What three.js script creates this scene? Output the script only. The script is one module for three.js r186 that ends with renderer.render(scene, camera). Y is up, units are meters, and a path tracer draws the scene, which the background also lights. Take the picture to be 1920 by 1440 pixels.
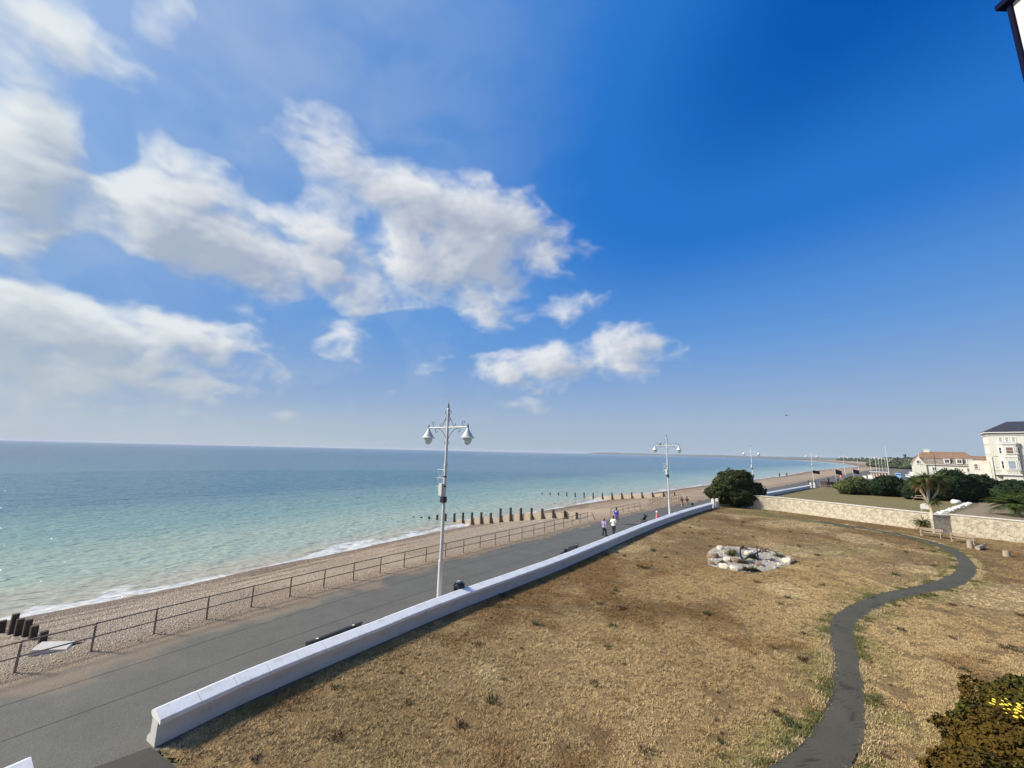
import * as THREE from 'three';
import { mergeGeometries, mergeVertices } from 'three/addons/utils/BufferGeometryUtils.js';
import { MarchingCubes } from 'three/addons/objects/MarchingCubes.js';

// ---------------------------------------------------------------- camera, sun, sky, exposure
const scene = new THREE.Scene();
const camera = new THREE.PerspectiveCamera(88.82, 4 / 3, 0.1, 120000);
camera.position.set(0, 7.8, 0);
camera.rotation.set(THREE.MathUtils.degToRad(9.8), 0, THREE.MathUtils.degToRad(1.304), 'YXZ');
const renderer = new THREE.WebGLRenderer({ antialias: true });
renderer.toneMapping = THREE.LinearToneMapping;
renderer.toneMappingExposure = 1.4;
const SKY_LEVEL = 1 / 1.4;
renderer.shadowMap.enabled = true;

const SUN_AZ = -88, SUN_EL = 35;
const rad = (d) => d * Math.PI / 180;
const dirOf = (az, el) => new THREE.Vector3(Math.sin(rad(az)) * Math.cos(rad(el)), Math.sin(rad(el)), -Math.cos(rad(az)) * Math.cos(rad(el)));
const sunDir = dirOf(SUN_AZ, SUN_EL);
const sun = new THREE.DirectionalLight(new THREE.Color().setRGB(1, 0.91, 0.77), 5);
sun.position.copy(sunDir).multiplyScalar(150);
sun.castShadow = true;
sun.shadow.radius = 18; // the sun stands in thin cloud: soft shadow edges
sun.shadow.mapSize.set(4096, 4096);
Object.assign(sun.shadow.camera, { left: -120, right: 120, top: 120, bottom: -120, near: 1, far: 500 });
scene.add(sun, sun.target);

function hash3(x, y, z) {
  let h = Math.imul(x, 374761393) ^ Math.imul(y, 668265263) ^ Math.imul(z, 2147483647 - 1274126177);
  h = Math.imul(h ^ (h >>> 13), 1274126177); h ^= h >>> 16;
  return (h >>> 0) / 4294967296;
}
function noise3(x, y, z) {
  const xi = Math.floor(x), yi = Math.floor(y), zi = Math.floor(z);
  let u = x - xi, v = y - yi, w = z - zi;
  u = u * u * (3 - 2 * u); v = v * v * (3 - 2 * v); w = w * w * (3 - 2 * w);
  const a = hash3(xi, yi, zi) * (1 - u) + hash3(xi + 1, yi, zi) * u, b = hash3(xi, yi + 1, zi) * (1 - u) + hash3(xi + 1, yi + 1, zi) * u;
  const c = hash3(xi, yi, zi + 1) * (1 - u) + hash3(xi + 1, yi, zi + 1) * u, d = hash3(xi, yi + 1, zi + 1) * (1 - u) + hash3(xi + 1, yi + 1, zi + 1) * u;
  return (a * (1 - v) + b * v) * (1 - w) + (c * (1 - v) + d * v) * w;
}
function fbm3(x, y, z, oct) {
  let s = 0, a = 0.5, n = 0;
  for (let i = 0; i < oct; i++) { s += a * noise3(x, y, z); n += a; a *= 0.5; x = x * 2.03 + 17.1; y = y * 2.03 + 5.3; z = z * 2.03 + 9.7; }
  return s / n;
}
const fbm2 = (x, y, oct) => fbm3(x, y, 3.7, oct);
const clamp = (x, a = 0, b = 1) => x < a ? a : x > b ? b : x;
const smooth = (a, b, x) => { const t = clamp((x - a) / (b - a)); return t * t * (3 - 2 * t); };
const mix = (a, b, t) => a + (b - a) * t;
const mix3 = (a, b, t) => [mix(a[0], b[0], t), mix(a[1], b[1], t), mix(a[2], b[2], t)];
function rng(seed) { let s = seed >>> 0; return () => { s = (s + 0x6D2B79F5) >>> 0; let t = Math.imul(s ^ (s >>> 15), 1 | s); t = (t + Math.imul(t ^ (t >>> 7), 61 | t)) ^ t; return ((t ^ (t >>> 14)) >>> 0) / 4294967296; }; }

// clouds: azimuth, elevation, two axes (east, up) in degrees, strength
const CLOUDS = [[-55.1,24.3,3.79,1.82,2.39,-11.1,1],[-57.3,31,1.9,0.611,1.6,-3.47,0.7],[-54.3,34.3,2.29,0.663,1.89,-3.76,0.75],[-50.3,34.6,3.76,-0.763,-0.749,-3.02,0.5],[-47.4,40.6,1.57,1.18,2,-1.93,0.6],[-47.2,37.8,2.37,-0.429,-0.0486,-1.91,0.35],[-44.4,24.9,6.45,0.848,2.86,-5.88,1],[-38.6,22.3,7.74,-0.999,-0.839,-6.58,0.9],[-42.7,28.9,5.37,0.00818,1.33,-2.72,0.8],[-34.5,16.5,6.14,-0.884,-1.24,-5.04,0.65],[-28.3,37.3,4.48,-1.55,-0.928,-3.98,0.85],[-20.6,34.7,8.28,-0.909,-0.907,-3.43,0.85],[-28.5,27.6,4.8,0.654,1.33,-6.06,0.9],[-24.5,22.5,5.23,0.452,1.04,-4.79,0.8],[-9.58,27.4,10.9,0.464,1.09,-8.68,1],[-0.519,30,9.07,-1.92,-2.84,-5.37,0.8],[7.88,28.5,5,-0.00322,-0.221,-3.89,0.4],[-5.15,20.4,6.85,0.146,0.37,-3.79,0.7],[-9.22,34.8,4.86,0.106,0.551,-1.92,0.45],[8.67,20.8,5.15,-0.00821,-0.163,-2.55,0.85],[-23,15,5.45,0.284,0.736,-3.21,0.75],[-24.2,12.7,2.65,0.162,0.328,-1.77,0.5],[-50,11.5,9.42,0.222,0.533,-4.07,1],[-40.8,12.6,8.52,0.577,1.87,-4.44,0.9],[-51.2,6.16,9.53,0.65,1.62,-4.38,0.85],[-41.1,7.76,10.1,0.458,1.5,-3.52,0.8],[-47.7,3.02,14.4,0.368,1.32,-2.58,0.55],[3.12,13,9.84,0.0491,0.104,-3.64,0.88],[14.8,14,8.32,-0.0758,-0.335,-3.52,0.836],[22.7,13.2,4.49,-0.0966,-0.317,-2.16,0.4],[-6.36,11.1,6.19,0.0804,0.275,-1.93,0.5],[2.41,7.12,4.63,0.0266,0.0812,-1.71,0.45],[-36.2,36.6,1.56,1.44,2.43,-1,0.5],[-37.4,33.2,4.34,0.436,1.93,-3.2,0.3],[-10.7,42.8,5.73,0.216,0.847,-3.34,0.12],[-14.6,39,3.88,0.176,0.715,-2.34,0.1],[-31.8,12.7,3.21,0.131,0.523,-1.19,0.5],[-32,4.33,2.58,0.115,0.191,-1.05,0.45],[-17.2,7.87,1.29,0.0643,0.0852,-0.891,0.4],[-14.8,15.9,2.19,0.0885,0.21,-1.34,0.35],[46.8,3.35,2.3,-0.0269,0.106,-0.369,0.3],[26.5,4,2.07,0.0701,0.381,-0.68,0.3],[21.6,3.81,7.57,-0.0359,-0.0151,-0.859,0.15],[-23.4,4.2,8.24,0.0882,0.465,-0.99,0.3],[32.8,13.3,2.17,-0.0771,-0.261,-1.05,0.12],[-44,16.2,9.42,0.0766,1.02,-2.27,-0.7],[-34.5,32,1.89,1.17,1.58,-2.21,-0.45],[-21.4,27.5,1.24,2.08,0.877,-3.44,-0.3],[-29.4,16.1,4.29,0.24,0.785,-2.29,-0.5],[-50.2,28.7,1.67,1.08,2.06,-2.2,-0.6],[-40.1,35.3,3.53,0.361,1.81,-2.48,-0.5],[-14.5,17.5,6.66,0.126,0.672,-1.93,-0.5],[-49.2,18.1,1.78,0.0445,0.23,-1.55,-0.5],[-9.72,15.6,7.63,0.0863,0.527,-1.68,-0.7]];
function makeSky() {
  const W = 3072, Hh = 1536, half = Hh / 2, data = new Float32Array(W * Hh * 4), val = new Float32Array(W * half), veil = new Float32Array(W * half);
  const blobs = CLOUDS.map(([az, el, a, b, c, d, s]) => {
    const det = a * d - b * c, e = rad(el), z = rad(az);
    return { c: dirOf(az, el), E: [Math.cos(z), 0, Math.sin(z)], U: [-Math.sin(z) * Math.sin(e), Math.cos(e), Math.cos(z) * Math.sin(e)], i: [d / det, -b / det, -c / det, a / det], s, cut: Math.cos(rad(1.8 * Math.max(Math.hypot(a, c), Math.hypot(b, d)) + 2)) };
  });
  for (let j = 0; j < half; j++) {
    const el = (j + 0.5) / Hh * Math.PI, ce = Math.cos(el), se = Math.sin(el), elD = el * 57.2958;
    for (let i = 0; i < W; i++) {
      const th = ((i + 0.5) / W - 0.5) * 2 * Math.PI, x = ce * Math.cos(th), y = se, z = ce * Math.sin(th), az = Math.atan2(x, -z) * 57.2958;
      // noise space: clouds are flatter and finer towards the horizon
      const k = 0.8 / (0.42 + 0.6 * se), nx = x * 6 * k, ny = y * 8.6, nz = z * 6 * k;
      const w1 = fbm3(nx * 1.2 + 40, ny * 1.2, nz * 1.2, 4) - 0.5, w2 = fbm3(nx * 1.2, ny * 1.2 + 70, nz * 1.2, 4) - 0.5;
      let cov = 0;
      const px = x + w1 * 0.07, py = y + w2 * 0.06, pz = z + w2 * 0.06;
      for (const b of blobs) {
        if (x * b.c.x + y * b.c.y + z * b.c.z < b.cut) continue;
        const ex = px - b.c.x, ey = py - b.c.y, ez = pz - b.c.z;
        const de = (ex * b.E[0] + ez * b.E[2]) * 57.3, du = (ex * b.U[0] + ey * b.U[1] + ez * b.U[2]) * 57.3;
        const p = b.i[0] * de + b.i[1] * du, q = b.i[2] * de + b.i[3] * du, r2 = p * p + q * q;
        if (r2 < 1.85) { if (b.s < 0) { cov = Math.max(0, cov + b.s * (1 - r2 / 1.85)); continue; } const v = b.s * (1 - r2 / 1.85); cov = Math.max(cov, v) + 0.16 * Math.min(cov, v); }
      }
      // broken cloud goes on over the sea to the left; clear air to the right in view; unseen cloud added behind to whiten shaded surfaces
      const left = smooth(-56, -64, az) * smooth(-165, -120, az) * smooth(66, 44, elD);
      const back = Math.max(smooth(70, 100, az), smooth(-110, -140, az)) * smooth(70, 50, elD);
      if (back > 0) cov = Math.max(cov, back * 0.9 * smooth(0.44, 0.6, fbm3(nx * 0.45 + 29, ny * 0.45, nz * 0.45 + 14, 3)));
      if (left > 0) cov = Math.max(cov, left * 0.95 * smooth(0.44, 0.62, fbm3(nx * 0.4 + 9, ny * 0.4, nz * 0.4 + 4, 3)));
      const n = fbm3(nx * 1.5 + w1 * 1.2 + 11, ny * 1.5 + w2 * 1.2, nz * 1.5 + w1, 5), n2 = fbm3(nx * 5 + w2 * 3, ny * 4.4, nz * 5, 4);
      val[j * W + i] = cov * 1.16 + ((n - 0.5) * 1.75 + (n2 - 0.5) * 0.2) * smooth(0, 0.3, cov) - 0.34;
      veil[j * W + i] = smooth(0, -60, az) * smooth(-170, -100, az) * smooth(2, 28, elD) * smooth(0.4, 0.75, fbm3(nx * 0.8 + 31, ny * 0.6, nz * 0.8, 5)) * 0.26 + 0.1 * smooth(20, -20, az) * smooth(-170, -100, az) * smooth(0.4, 0.7, n);
    }
  }
  for (let j = 0; j < half; j++) {
    const elD = (j + 0.5) / Hh * 180, el = rad(elD), ce = Math.cos(el), se = Math.sin(el);
    for (let i = 0; i < W; i++) {
      const th = ((i + 0.5) / W - 0.5) * 2 * Math.PI, x = ce * Math.cos(th), y = se, z = ce * Math.sin(th), az = Math.atan2(x, -z) * 57.2958;
      const cs = x * sunDir.x + y * sunDir.y + z * sunDir.z;
      // clear air: deepest blue about a right angle from the sun and high up
      const deep = smooth(2, 50, elD) ** 0.85 * mix(0.46, 1, smooth(0.55, -0.05, cs)) * mix(0.62, 1, smooth(-0.9, -0.5, cs));
      let c = mix3([0.37, 0.475, 0.62], [0.12, 0.315, 0.69], smooth(0.5, 18, elD));
      c = mix3(c, [0.018, 0.175, 0.6], smooth(0.18, 0.66, deep));
      c = mix3(c, [0.0, 0.09, 0.44], smooth(0.68, 1.0, deep));
      c = mix3(c, [0.24, 0.40, 0.70], smooth(0.2, 0.95, cs) * 0.55);
      const glow = Math.pow(clamp(cs), 14) * 0.5; c = [c[0] + glow, c[1] + glow, c[2] + glow * 0.95];
      const v = val[j * W + i], vl = veil[j * W + i], d = 1 - (1 - smooth(-0.06, 0.85, v)) * (1 - vl);
      if (d > 0.003) {
        // cloud light: how much more cloud lies towards the sun and above
        let daz = SUN_AZ - az; if (daz > 180) daz -= 360; if (daz < -180) daz += 360;
        const dl = 30, L = Math.hypot(daz * 0.6, dl), at = (st) => { const jj = clamp(Math.round(j + dl / L * st / 180 * Hh), 0, half - 1), ii = ((Math.round(i + daz * 0.6 / L * st / Math.max(0.3, ce) / 360 * W)) % W + W) % W; return Math.max(0, val[jj * W + ii]); };
        const vv = Math.max(0, v), relief = vv - at(0.7) + 0.9 * (vv - at(2.0)) + 0.5 * (vv - at(4.5)), thick = smooth(0.25, 1.25, vv * 0.5 + at(3) * 0.3 + at(6) * 0.3);
        const lit = clamp(0.66 + 0.5 * relief - 0.72 * thick + 0.12 * (1 - smooth(0, 0.4, vv))), low = smooth(15, 2, elD);
        let cl = mix3([0.41, 0.465, 0.575], [0.82, 0.84, 0.86], lit);
        cl = mix3(cl, [0.53, 0.58, 0.625], low * 0.7);
        cl = mix3(cl, [cl[0] * 0.96, cl[1] * 1.01, cl[2] * 1.0], smooth(-30, -55, az) * 0.8);
        if (v < 0.05) cl = mix3([0.52, 0.6, 0.74], cl, 0.45);
        c = mix3(c, cl, d * mix(0.96, 0.62, smooth(7, 0, elD)));
      }
      // sea haze along the horizon
      c = mix3(c, mix3([0.39, 0.49, 0.605], [0.52, 0.585, 0.63], smooth(10, -50, az) * smooth(160, 90, Math.abs(az))), smooth(7.5, 0, elD) * 0.85);
      const o = ((half + j) * W + i) * 4; data[o] = c[0] * SKY_LEVEL; data[o + 1] = c[1] * SKY_LEVEL; data[o + 2] = c[2] * SKY_LEVEL; data[o + 3] = 1;
    }
  }
  for (let j = 0; j < half; j++) for (let i = 0; i < W; i++) { const o = (j * W + i) * 4; data[o] = 0.3; data[o + 1] = 0.33; data[o + 2] = 0.34; data[o + 3] = 1; }
  const t = new THREE.DataTexture(data, W, Hh, THREE.RGBAFormat, THREE.FloatType);
  t.mapping = THREE.EquirectangularReflectionMapping; t.magFilter = THREE.LinearFilter; t.minFilter = THREE.LinearFilter; t.wrapS = THREE.RepeatWrapping; t.needsUpdate = true;
  return t;
}
const skyTex = makeSky();
scene.background = skyTex; scene.environment = skyTex;
console.log('sky done');

// ---------------------------------------------------------------- helpers
const taken = {};
function numbered(name) { if (!(name in taken)) { taken[name] = 0; return name; } taken[name]++; return name + '_' + String(taken[name]).padStart(3, '0'); }
function flat(g) { return g.index ? g.toNonIndexed() : g; }
function joinGeo(list) {
  const gs = list.map((g) => { const f = flat(g); for (const k of Object.keys(f.attributes)) if (!['position', 'normal', 'uv', 'color'].includes(k)) f.deleteAttribute(k); if (!f.attributes.uv) f.setAttribute('uv', new THREE.BufferAttribute(new Float32Array(f.attributes.position.count * 2), 2)); if (!f.attributes.normal) f.computeVertexNormals(); return f; });
  return gs.length === 1 ? gs[0] : mergeGeometries(gs);
}
function part(name, geo, mat, parent) {
  const m = new THREE.Mesh(Array.isArray(geo) ? joinGeo(geo) : geo, mat);
  m.name = name; m.castShadow = m.receiveShadow = true; parent.add(m); return m;
}
function tag(o, label, category, group) { o.userData.label = label; o.userData.category = category; if (group) o.userData.group = group; return o; }
function thing(name, label, category, [x, y, z] = [0, 0, 0], turn = 0, group) {
  const o = new THREE.Group(); o.name = numbered(name); o.position.set(x, y, z); o.rotation.y = turn; scene.add(o); return tag(o, label, category, group);
}
function struct(name, geo, mat, label, category) { const m = part(numbered(name), geo, mat, scene); m.userData = { kind: 'structure', label, category }; return m; }
function stuff(name, m, label, category) { m.name = numbered(name); m.castShadow = m.receiveShadow = true; m.userData = { kind: 'stuff', label, category }; scene.add(m); return m; }
function copy(src, label, pos, turn, scale) {
  const c = src.clone(); c.name = numbered(src.name.replace(/_\d{3}$/, '')); c.userData = { ...src.userData, label }; c.position.set(...pos); c.rotation.y = turn ?? src.rotation.y; if (scale) c.scale.setScalar(scale); scene.add(c); return c;
}
const M4 = (x, y, z, rx = 0, ry = 0, rz = 0) => new THREE.Matrix4().makeRotationFromEuler(new THREE.Euler(rx, ry, rz)).setPosition(x, y, z);
const box = (w, h, d, x = 0, y = 0, z = 0, rx, ry, rz) => new THREE.BoxGeometry(w, h, d).applyMatrix4(M4(x, y, z, rx, ry, rz));
const cyl = (r1, r0, h, x = 0, y = 0, z = 0, seg = 12) => new THREE.CylinderGeometry(r1, r0, h, seg).translate(x, y + h / 2, z);
const V = (a) => new THREE.Vector3(a[0], a[1], a[2]);
function rod(a, b, r, r2 = r, seg = 8) {
  const A = V(a), B = V(b), d = B.clone().sub(A), g = new THREE.CylinderGeometry(r2, r, d.length(), seg);
  g.applyQuaternion(new THREE.Quaternion().setFromUnitVectors(new THREE.Vector3(0, 1, 0), d.clone().normalize())); return g.translate((A.x + B.x) / 2, (A.y + B.y) / 2, (A.z + B.z) / 2);
}
const tube = (pts, r, n = 24, seg = 6) => new THREE.TubeGeometry(new THREE.CatmullRomCurve3(pts.map(V)), n, r, seg, false);
const ball = (r, x, y, z, sx = 1, sy = 1, sz = 1, n = 12) => new THREE.SphereGeometry(r, n, Math.max(6, n - 4)).scale(sx, sy, sz).translate(x, y, z);
const lathe = (pts, seg = 20) => new THREE.LatheGeometry(pts.map(([r, y]) => new THREE.Vector2(r, y)), seg);
function bev(w, h, d, b, x = 0, y = 0, z = 0) { // box with chamfered edges along z
  const s = new THREE.Shape([[-w / 2 + b, -h / 2], [w / 2 - b, -h / 2], [w / 2, -h / 2 + b], [w / 2, h / 2 - b], [w / 2 - b, h / 2], [-w / 2 + b, h / 2], [-w / 2, h / 2 - b], [-w / 2, -h / 2 + b]].map((p) => new THREE.Vector2(...p)));
  return new THREE.ExtrudeGeometry(s, { depth: d, bevelEnabled: false }).translate(x, y, z - d / 2);
}
function tex(w, h, fn, srgb = true) {
  const d = new Uint8Array(w * h * 4);
  for (let j = 0; j < h; j++) for (let i = 0; i < w; i++) { const c = fn(i / w, j / h, i, j), o = (j * w + i) * 4; d[o] = clamp(c[0]) * 255; d[o + 1] = clamp(c[1]) * 255; d[o + 2] = clamp(c[2]) * 255; d[o + 3] = 255; }
  const t = new THREE.DataTexture(d, w, h); if (srgb) t.colorSpace = THREE.SRGBColorSpace; t.wrapS = t.wrapT = THREE.RepeatWrapping; t.magFilter = THREE.LinearFilter; t.needsUpdate = true; return t;
}
// noise that tiles over u, v in 0..1
function tile(u, v, f, oct, seed = 0) {
  let s = 0, a = 0.5, n = 0;
  for (let o = 0; o < oct; o++) {
    const x = u * f, y = v * f, xi = Math.floor(x), yi = Math.floor(y); let p = x - xi, q = y - yi; p = p * p * (3 - 2 * p); q = q * q * (3 - 2 * q);
    const h = (i, j) => hash3(((i % f) + f) % f, ((j % f) + f) % f, seed + o * 7);
    s += a * ((h(xi, yi) * (1 - p) + h(xi + 1, yi) * p) * (1 - q) + (h(xi, yi + 1) * (1 - p) + h(xi + 1, yi + 1) * p) * q); n += a; a *= 0.55; f *= 2;
  }
  return s / n;
}
const lin = (r, g, b) => new THREE.Color().setRGB(r, g, b);
const mat = (c, roughness = 0.8, extra = {}) => new THREE.MeshStandardMaterial({ color: Array.isArray(c) ? lin(...c) : c, roughness, ...extra });
function gridGeo(nu, nv, fn, color, uvScale) {
  const pos = new Float32Array((nu + 1) * (nv + 1) * 3), uv = new Float32Array((nu + 1) * (nv + 1) * 2), col = color && new Float32Array((nu + 1) * (nv + 1) * 3), idx = [];
  for (let j = 0, k = 0; j <= nv; j++) for (let i = 0; i <= nu; i++, k++) {
    const p = fn(i / nu, j / nv, i, j); pos.set(p, k * 3); uv[k * 2] = p[0] / uvScale; uv[k * 2 + 1] = p[2] / uvScale;
    if (col) col.set(color(p[0], p[2], i / nu, j / nv, p[1]), k * 3);
    if (i < nu && j < nv) { const a = k, b = k + 1, c = k + nu + 1, d = c + 1; idx.push(a, b, d, a, d, c); }
  }
  const g = new THREE.BufferGeometry(); g.setAttribute('position', new THREE.BufferAttribute(pos, 3)); g.setAttribute('uv', new THREE.BufferAttribute(uv, 2)); if (col) g.setAttribute('color', new THREE.BufferAttribute(col, 3));
  g.setIndex(idx); g.computeVertexNormals();
  const n = g.attributes.normal; let up = 0; for (let i = 0; i < n.count; i += 97) up += n.getY(i);
  if (up < 0) { for (let i = 0; i < idx.length; i += 3) { const t = idx[i]; idx[i] = idx[i + 1]; idx[i + 1] = t; } g.setIndex(idx); g.computeVertexNormals(); }
  return g;
}
function polyline(pts) { // arc-length sampler over a smooth curve through [x, z] points
  const c = new THREE.CatmullRomCurve3(pts.map(([x, z]) => new THREE.Vector3(x, 0, z)), false, 'centripetal'); c.arcLengthDivisions = 1200; const L = c.getLength();
  return { L, at: (s) => { const t = clamp(s / L), p = c.getPointAt(t), d = c.getTangentAt(t); return { x: p.x, z: p.z, tx: d.x, tz: d.z, turn: Math.atan2(d.x, d.z) }; } };
}
function distPoly(x, z, pts) { let b = 1e9; for (let i = 0; i + 1 < pts.length; i++) { const [ax, az] = pts[i], [bx, bz] = pts[i + 1], dx = bx - ax, dz = bz - az, t = clamp(((x - ax) * dx + (z - az) * dz) / (dx * dx + dz * dz)), d = Math.hypot(x - ax - dx * t, z - az - dz * t); if (d < b) b = d; } return b; }
function inside(x, z, poly) { let r = false; for (let i = 0, j = poly.length - 1; i < poly.length; j = i++) { const [xi, zi] = poly[i], [xj, zj] = poly[j]; if ((zi > z) !== (zj > z) && x < (xj - xi) * (z - zi) / (zj - zi) + xi) r = !r; } return r; }

// ---------------------------------------------------------------- the lie of the land (metres, promenade at y = 0)
const SEA_Y = -2.5;
const EDGE = [[-49, 35], [-27.6, 2], [-16.71, -14.82], [-13.4, -19.6], [-9.03, -25.45], [-4.34, -31.15], [2.5, -39.3], [9.1, -47.4], [16.2, -55.6], [25.5, -65.5], [40, -79.5], [70, -109], [105, -144], [175, -212], [270, -303], [420, -440], [600, -590], [760, -770], [1060, -1120], [1800, -2150], [2300, -2700]];
const SHORE = [[-66, 28], [-42, -6], [-28.9, -24.8], [-25, -29.3], [-20.9, -36.0], [-16.3, -42.3], [-10.2, -51.2], [-4.2, -59.2], [2, -67.0], [10.1, -78.0], [23, -92.5], [50.7, -123.5], [87, -161.5], [150, -223], [252, -334], [414, -490], [528, -606], [650, -760], [900, -1096], [1527, -2099], [1669, -2568]];
const N_SEG = EDGE.length - 1, curve = (p) => new THREE.CatmullRomCurve3(p.map(([x, z]) => new THREE.Vector3(x, 0, z)), false, 'centripetal');
const edgeC = curve(EDGE), shoreC = curve(SHORE);
const profile = (t) => t < 0 ? 0.01 : t < 0.3 ? mix(0.0, -0.42, t / 0.3) : mix(-0.42, SEA_Y, (t - 0.3) / 0.7);
const WALL = [[-9.1, -11.7], [-7.95, -13.65], [-5.2, -17.4], [-3.0, -20.35], [0.27, -24.3], [2.95, -27.5], [7.3, -33.2], [14.4, -42.6], [22.5, -52.5], [31, -62]];
const PATH_L = [[5.2, -10.6], [6.71, -11.49], [8.21, -12.37], [9.70, -13.53], [11.26, -15.10], [12.81, -16.92], [14.50, -19.27], [15.73, -20.74], [17.41, -22.14], [19.60, -23.53], [22.10, -24.94], [24.78, -26.04], [28.09, -27.59], [30.87, -29.16], [34.04, -31.48], [36.60, -33.95], [38.83, -36.80], [40.3, -39.6], [40.9, -42.31], [40.6, -45], [39.7, -47.5], [37.5, -51.2]];
const PATH_R = [[7.3, -10.2], [9.01, -11.56], [10.15, -12.53], [11.25, -13.71], [12.45, -15.15], [13.89, -16.96], [15.76, -19.33], [16.88, -20.50], [18.24, -21.51], [20.64, -23.05], [23.15, -24.40], [25.60, -25.25], [28.48, -26.38], [31.66, -28.40], [34.29, -30.42], [36.68, -32.71], [39.71, -36.31], [41.2, -39.07], [41.97, -41.66], [41.9, -45], [41, -48.2], [38.6, -52.2]];
const pathPoly = [...PATH_L, ...PATH_R.slice().reverse()], pathMid = PATH_L.map((p, i) => [(p[0] + PATH_R[i][0]) / 2, (p[1] + PATH_R[i][1]) / 2]);
const ROCKERY = [[15.3, -31.7], [16.6, -34.2], [18.7, -36.2], [21.4, -35.8], [22.4, -33.9], [21.8, -31.9], [20.1, -30.4], [17.5, -28.9], [15.5, -29.0], [14.7, -30.2]];
const BUSHC = [36.2, -65.2];

// ---------------------------------------------------------------- surface materials
const R0 = rng(7);
const grassTex = tex(1024, 1024, (u, v) => {
  const a = tile(u, v, 40, 5, 1), b = tile(u, v, 220, 3, 2), c = tile(u, v, 6, 4, 3), k = 0.66 + 0.26 * (a - 0.5) * 2 + 0.4 * (b - 0.5) * 2 + 0.25 * (c - 0.5);
  return [0.42 + 0.5 * k, 0.42 + 0.5 * k, 0.4 + 0.5 * k];
});
const grassBump = tex(1024, 1024, (u, v) => { const k = tile(u, v, 90, 4, 2) * 0.7 + tile(u, v, 20, 3, 1) * 0.3; return [k, k, k]; }, false);
const asphTex = tex(1024, 1024, (u, v) => {
  const a = tile(u, v, 256, 2, 4), b = tile(u, v, 6, 5, 5), st = smooth(0.62, 0.75, tile(u, v * 0.5 + 0.25, 14, 4, 9)); let k = 0.8 + 0.26 * (a - 0.5) + 0.1 * (b - 0.5) - 0.03 * st;
  if (a > 0.83) k += 0.1; return [k, k, k];
});
const asphBump = tex(512, 512, (u, v) => { const k = tile(u, v, 128, 3, 4); return [k, k, k]; }, false);
const shingleTex = tex(1024, 1024, (u, v) => {
  const f = 96, x = u * f, y = v * f, xi = Math.floor(x), yi = Math.floor(y); let b1 = 9, id = 0;
  for (let j = -1; j <= 1; j++) for (let i = -1; i <= 1; i++) { const cx = ((xi + i) % f + f) % f, cy = ((yi + j) % f + f) % f, px = xi + i + 0.2 + 0.6 * hash3(cx, cy, 1), py = yi + j + 0.2 + 0.6 * hash3(cx, cy, 2), d = Math.hypot(x - px, y - py); if (d < b1) { b1 = d; id = hash3(cx, cy, 3); } }
  const k = mix(0.68, 1.0, id) * (b1 > 0.55 ? 0.82 : 1), w = tile(u, v, 5, 4, 8); return [k * mix(0.94, 1, w), k * mix(0.9, 0.98, w), k * mix(0.84, 0.96, w)];
});
const shingleBump = tex(1024, 1024, (u, v) => {
  const f = 96, x = u * f, y = v * f, xi = Math.floor(x), yi = Math.floor(y); let b1 = 9, id = 0;
  for (let j = -1; j <= 1; j++) for (let i = -1; i <= 1; i++) { const cx = ((xi + i) % f + f) % f, cy = ((yi + j) % f + f) % f, px = xi + i + 0.2 + 0.6 * hash3(cx, cy, 1), py = yi + j + 0.2 + 0.6 * hash3(cx, cy, 2), d = Math.hypot(x - px, y - py); if (d < b1) { b1 = d; id = hash3(cx, cy, 3); } }
  const k = clamp(1 - b1 * b1 * 1.8) * (0.5 + 0.5 * id) * 0.7 + tile(u, v, 16, 3, 6) * 0.3; return [k, k, k];
}, false);
const seaBump = tex(1024, 1024, (u, v) => {
  // wind ripples: ridged crests, several sizes
  const ridge = (f, o, s) => 1 - Math.abs(tile(u, v, f, o, s) * 2 - 1);
  const k = 0.36 * ridge(22, 3, 14) + 0.3 * ridge(52, 3, 12) + 0.22 * tile(u, v, 120, 3, 13) + 0.12 * tile(u, v, 6, 3, 11); return [k, k, k];
}, false);
const stoneTex = tex(1024, 512, (u, v) => {
  const f = 30, x = u * f * 2, y = v * f, xi = Math.floor(x), yi = Math.floor(y); let b1 = 9, b2 = 9, id = 0;
  for (let j = -1; j <= 1; j++) for (let i = -1; i <= 1; i++) { const cx = ((xi + i) % (f * 2) + f * 2) % (f * 2), cy = ((yi + j) % f + f) % f, px = xi + i + 0.15 + 0.7 * hash3(cx, cy, 21), py = yi + j + 0.15 + 0.7 * hash3(cx, cy, 22), d = Math.hypot(x - px, y - py); if (d < b1) { b2 = b1; b1 = d; id = hash3(cx, cy, 23); } else if (d < b2) b2 = d; }
  const m = smooth(0.04, 0.14, b2 - b1), w = tile(u, v, 9, 5, 24), n = tile(u, v, 120, 2, 25); let k = mix(0.9, mix(0.58, 0.95, id), m * smooth(0.3, 0.6, w)) + 0.1 * (n - 0.5);
  return [k, k * 0.985, k * 0.94];
});
const plainBump = tex(256, 256, (u, v) => { const k = tile(u, v, 24, 4, 31); return [k, k, k]; }, false);
const paintTex = tex(512, 512, (u, v) => { const w = tile(u, v, 6, 5, 41), s = tile(u, v, 60, 3, 42), stain = smooth(0.6, 0.78, tile(u * 1, v, 9, 5, 43)); const k = 0.95 + 0.05 * w - 0.04 * s - 0.045 * stain; return [k, k * mix(1, 0.99, stain), k * mix(1, 0.97, stain)]; });
const woodTex = tex(256, 512, (u, v) => { const g = tile(u, v, 4, 2, 51), k = 0.6 + 0.3 * tile((u * 6) % 1, v, 12, 4, 52) + 0.15 * (g - 0.5); return [k, k * 0.97, k * 0.93]; });
const rep = (t, x, y) => { const c = t.clone(); c.repeat.set(x, y); c.needsUpdate = true; return c; };

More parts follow.
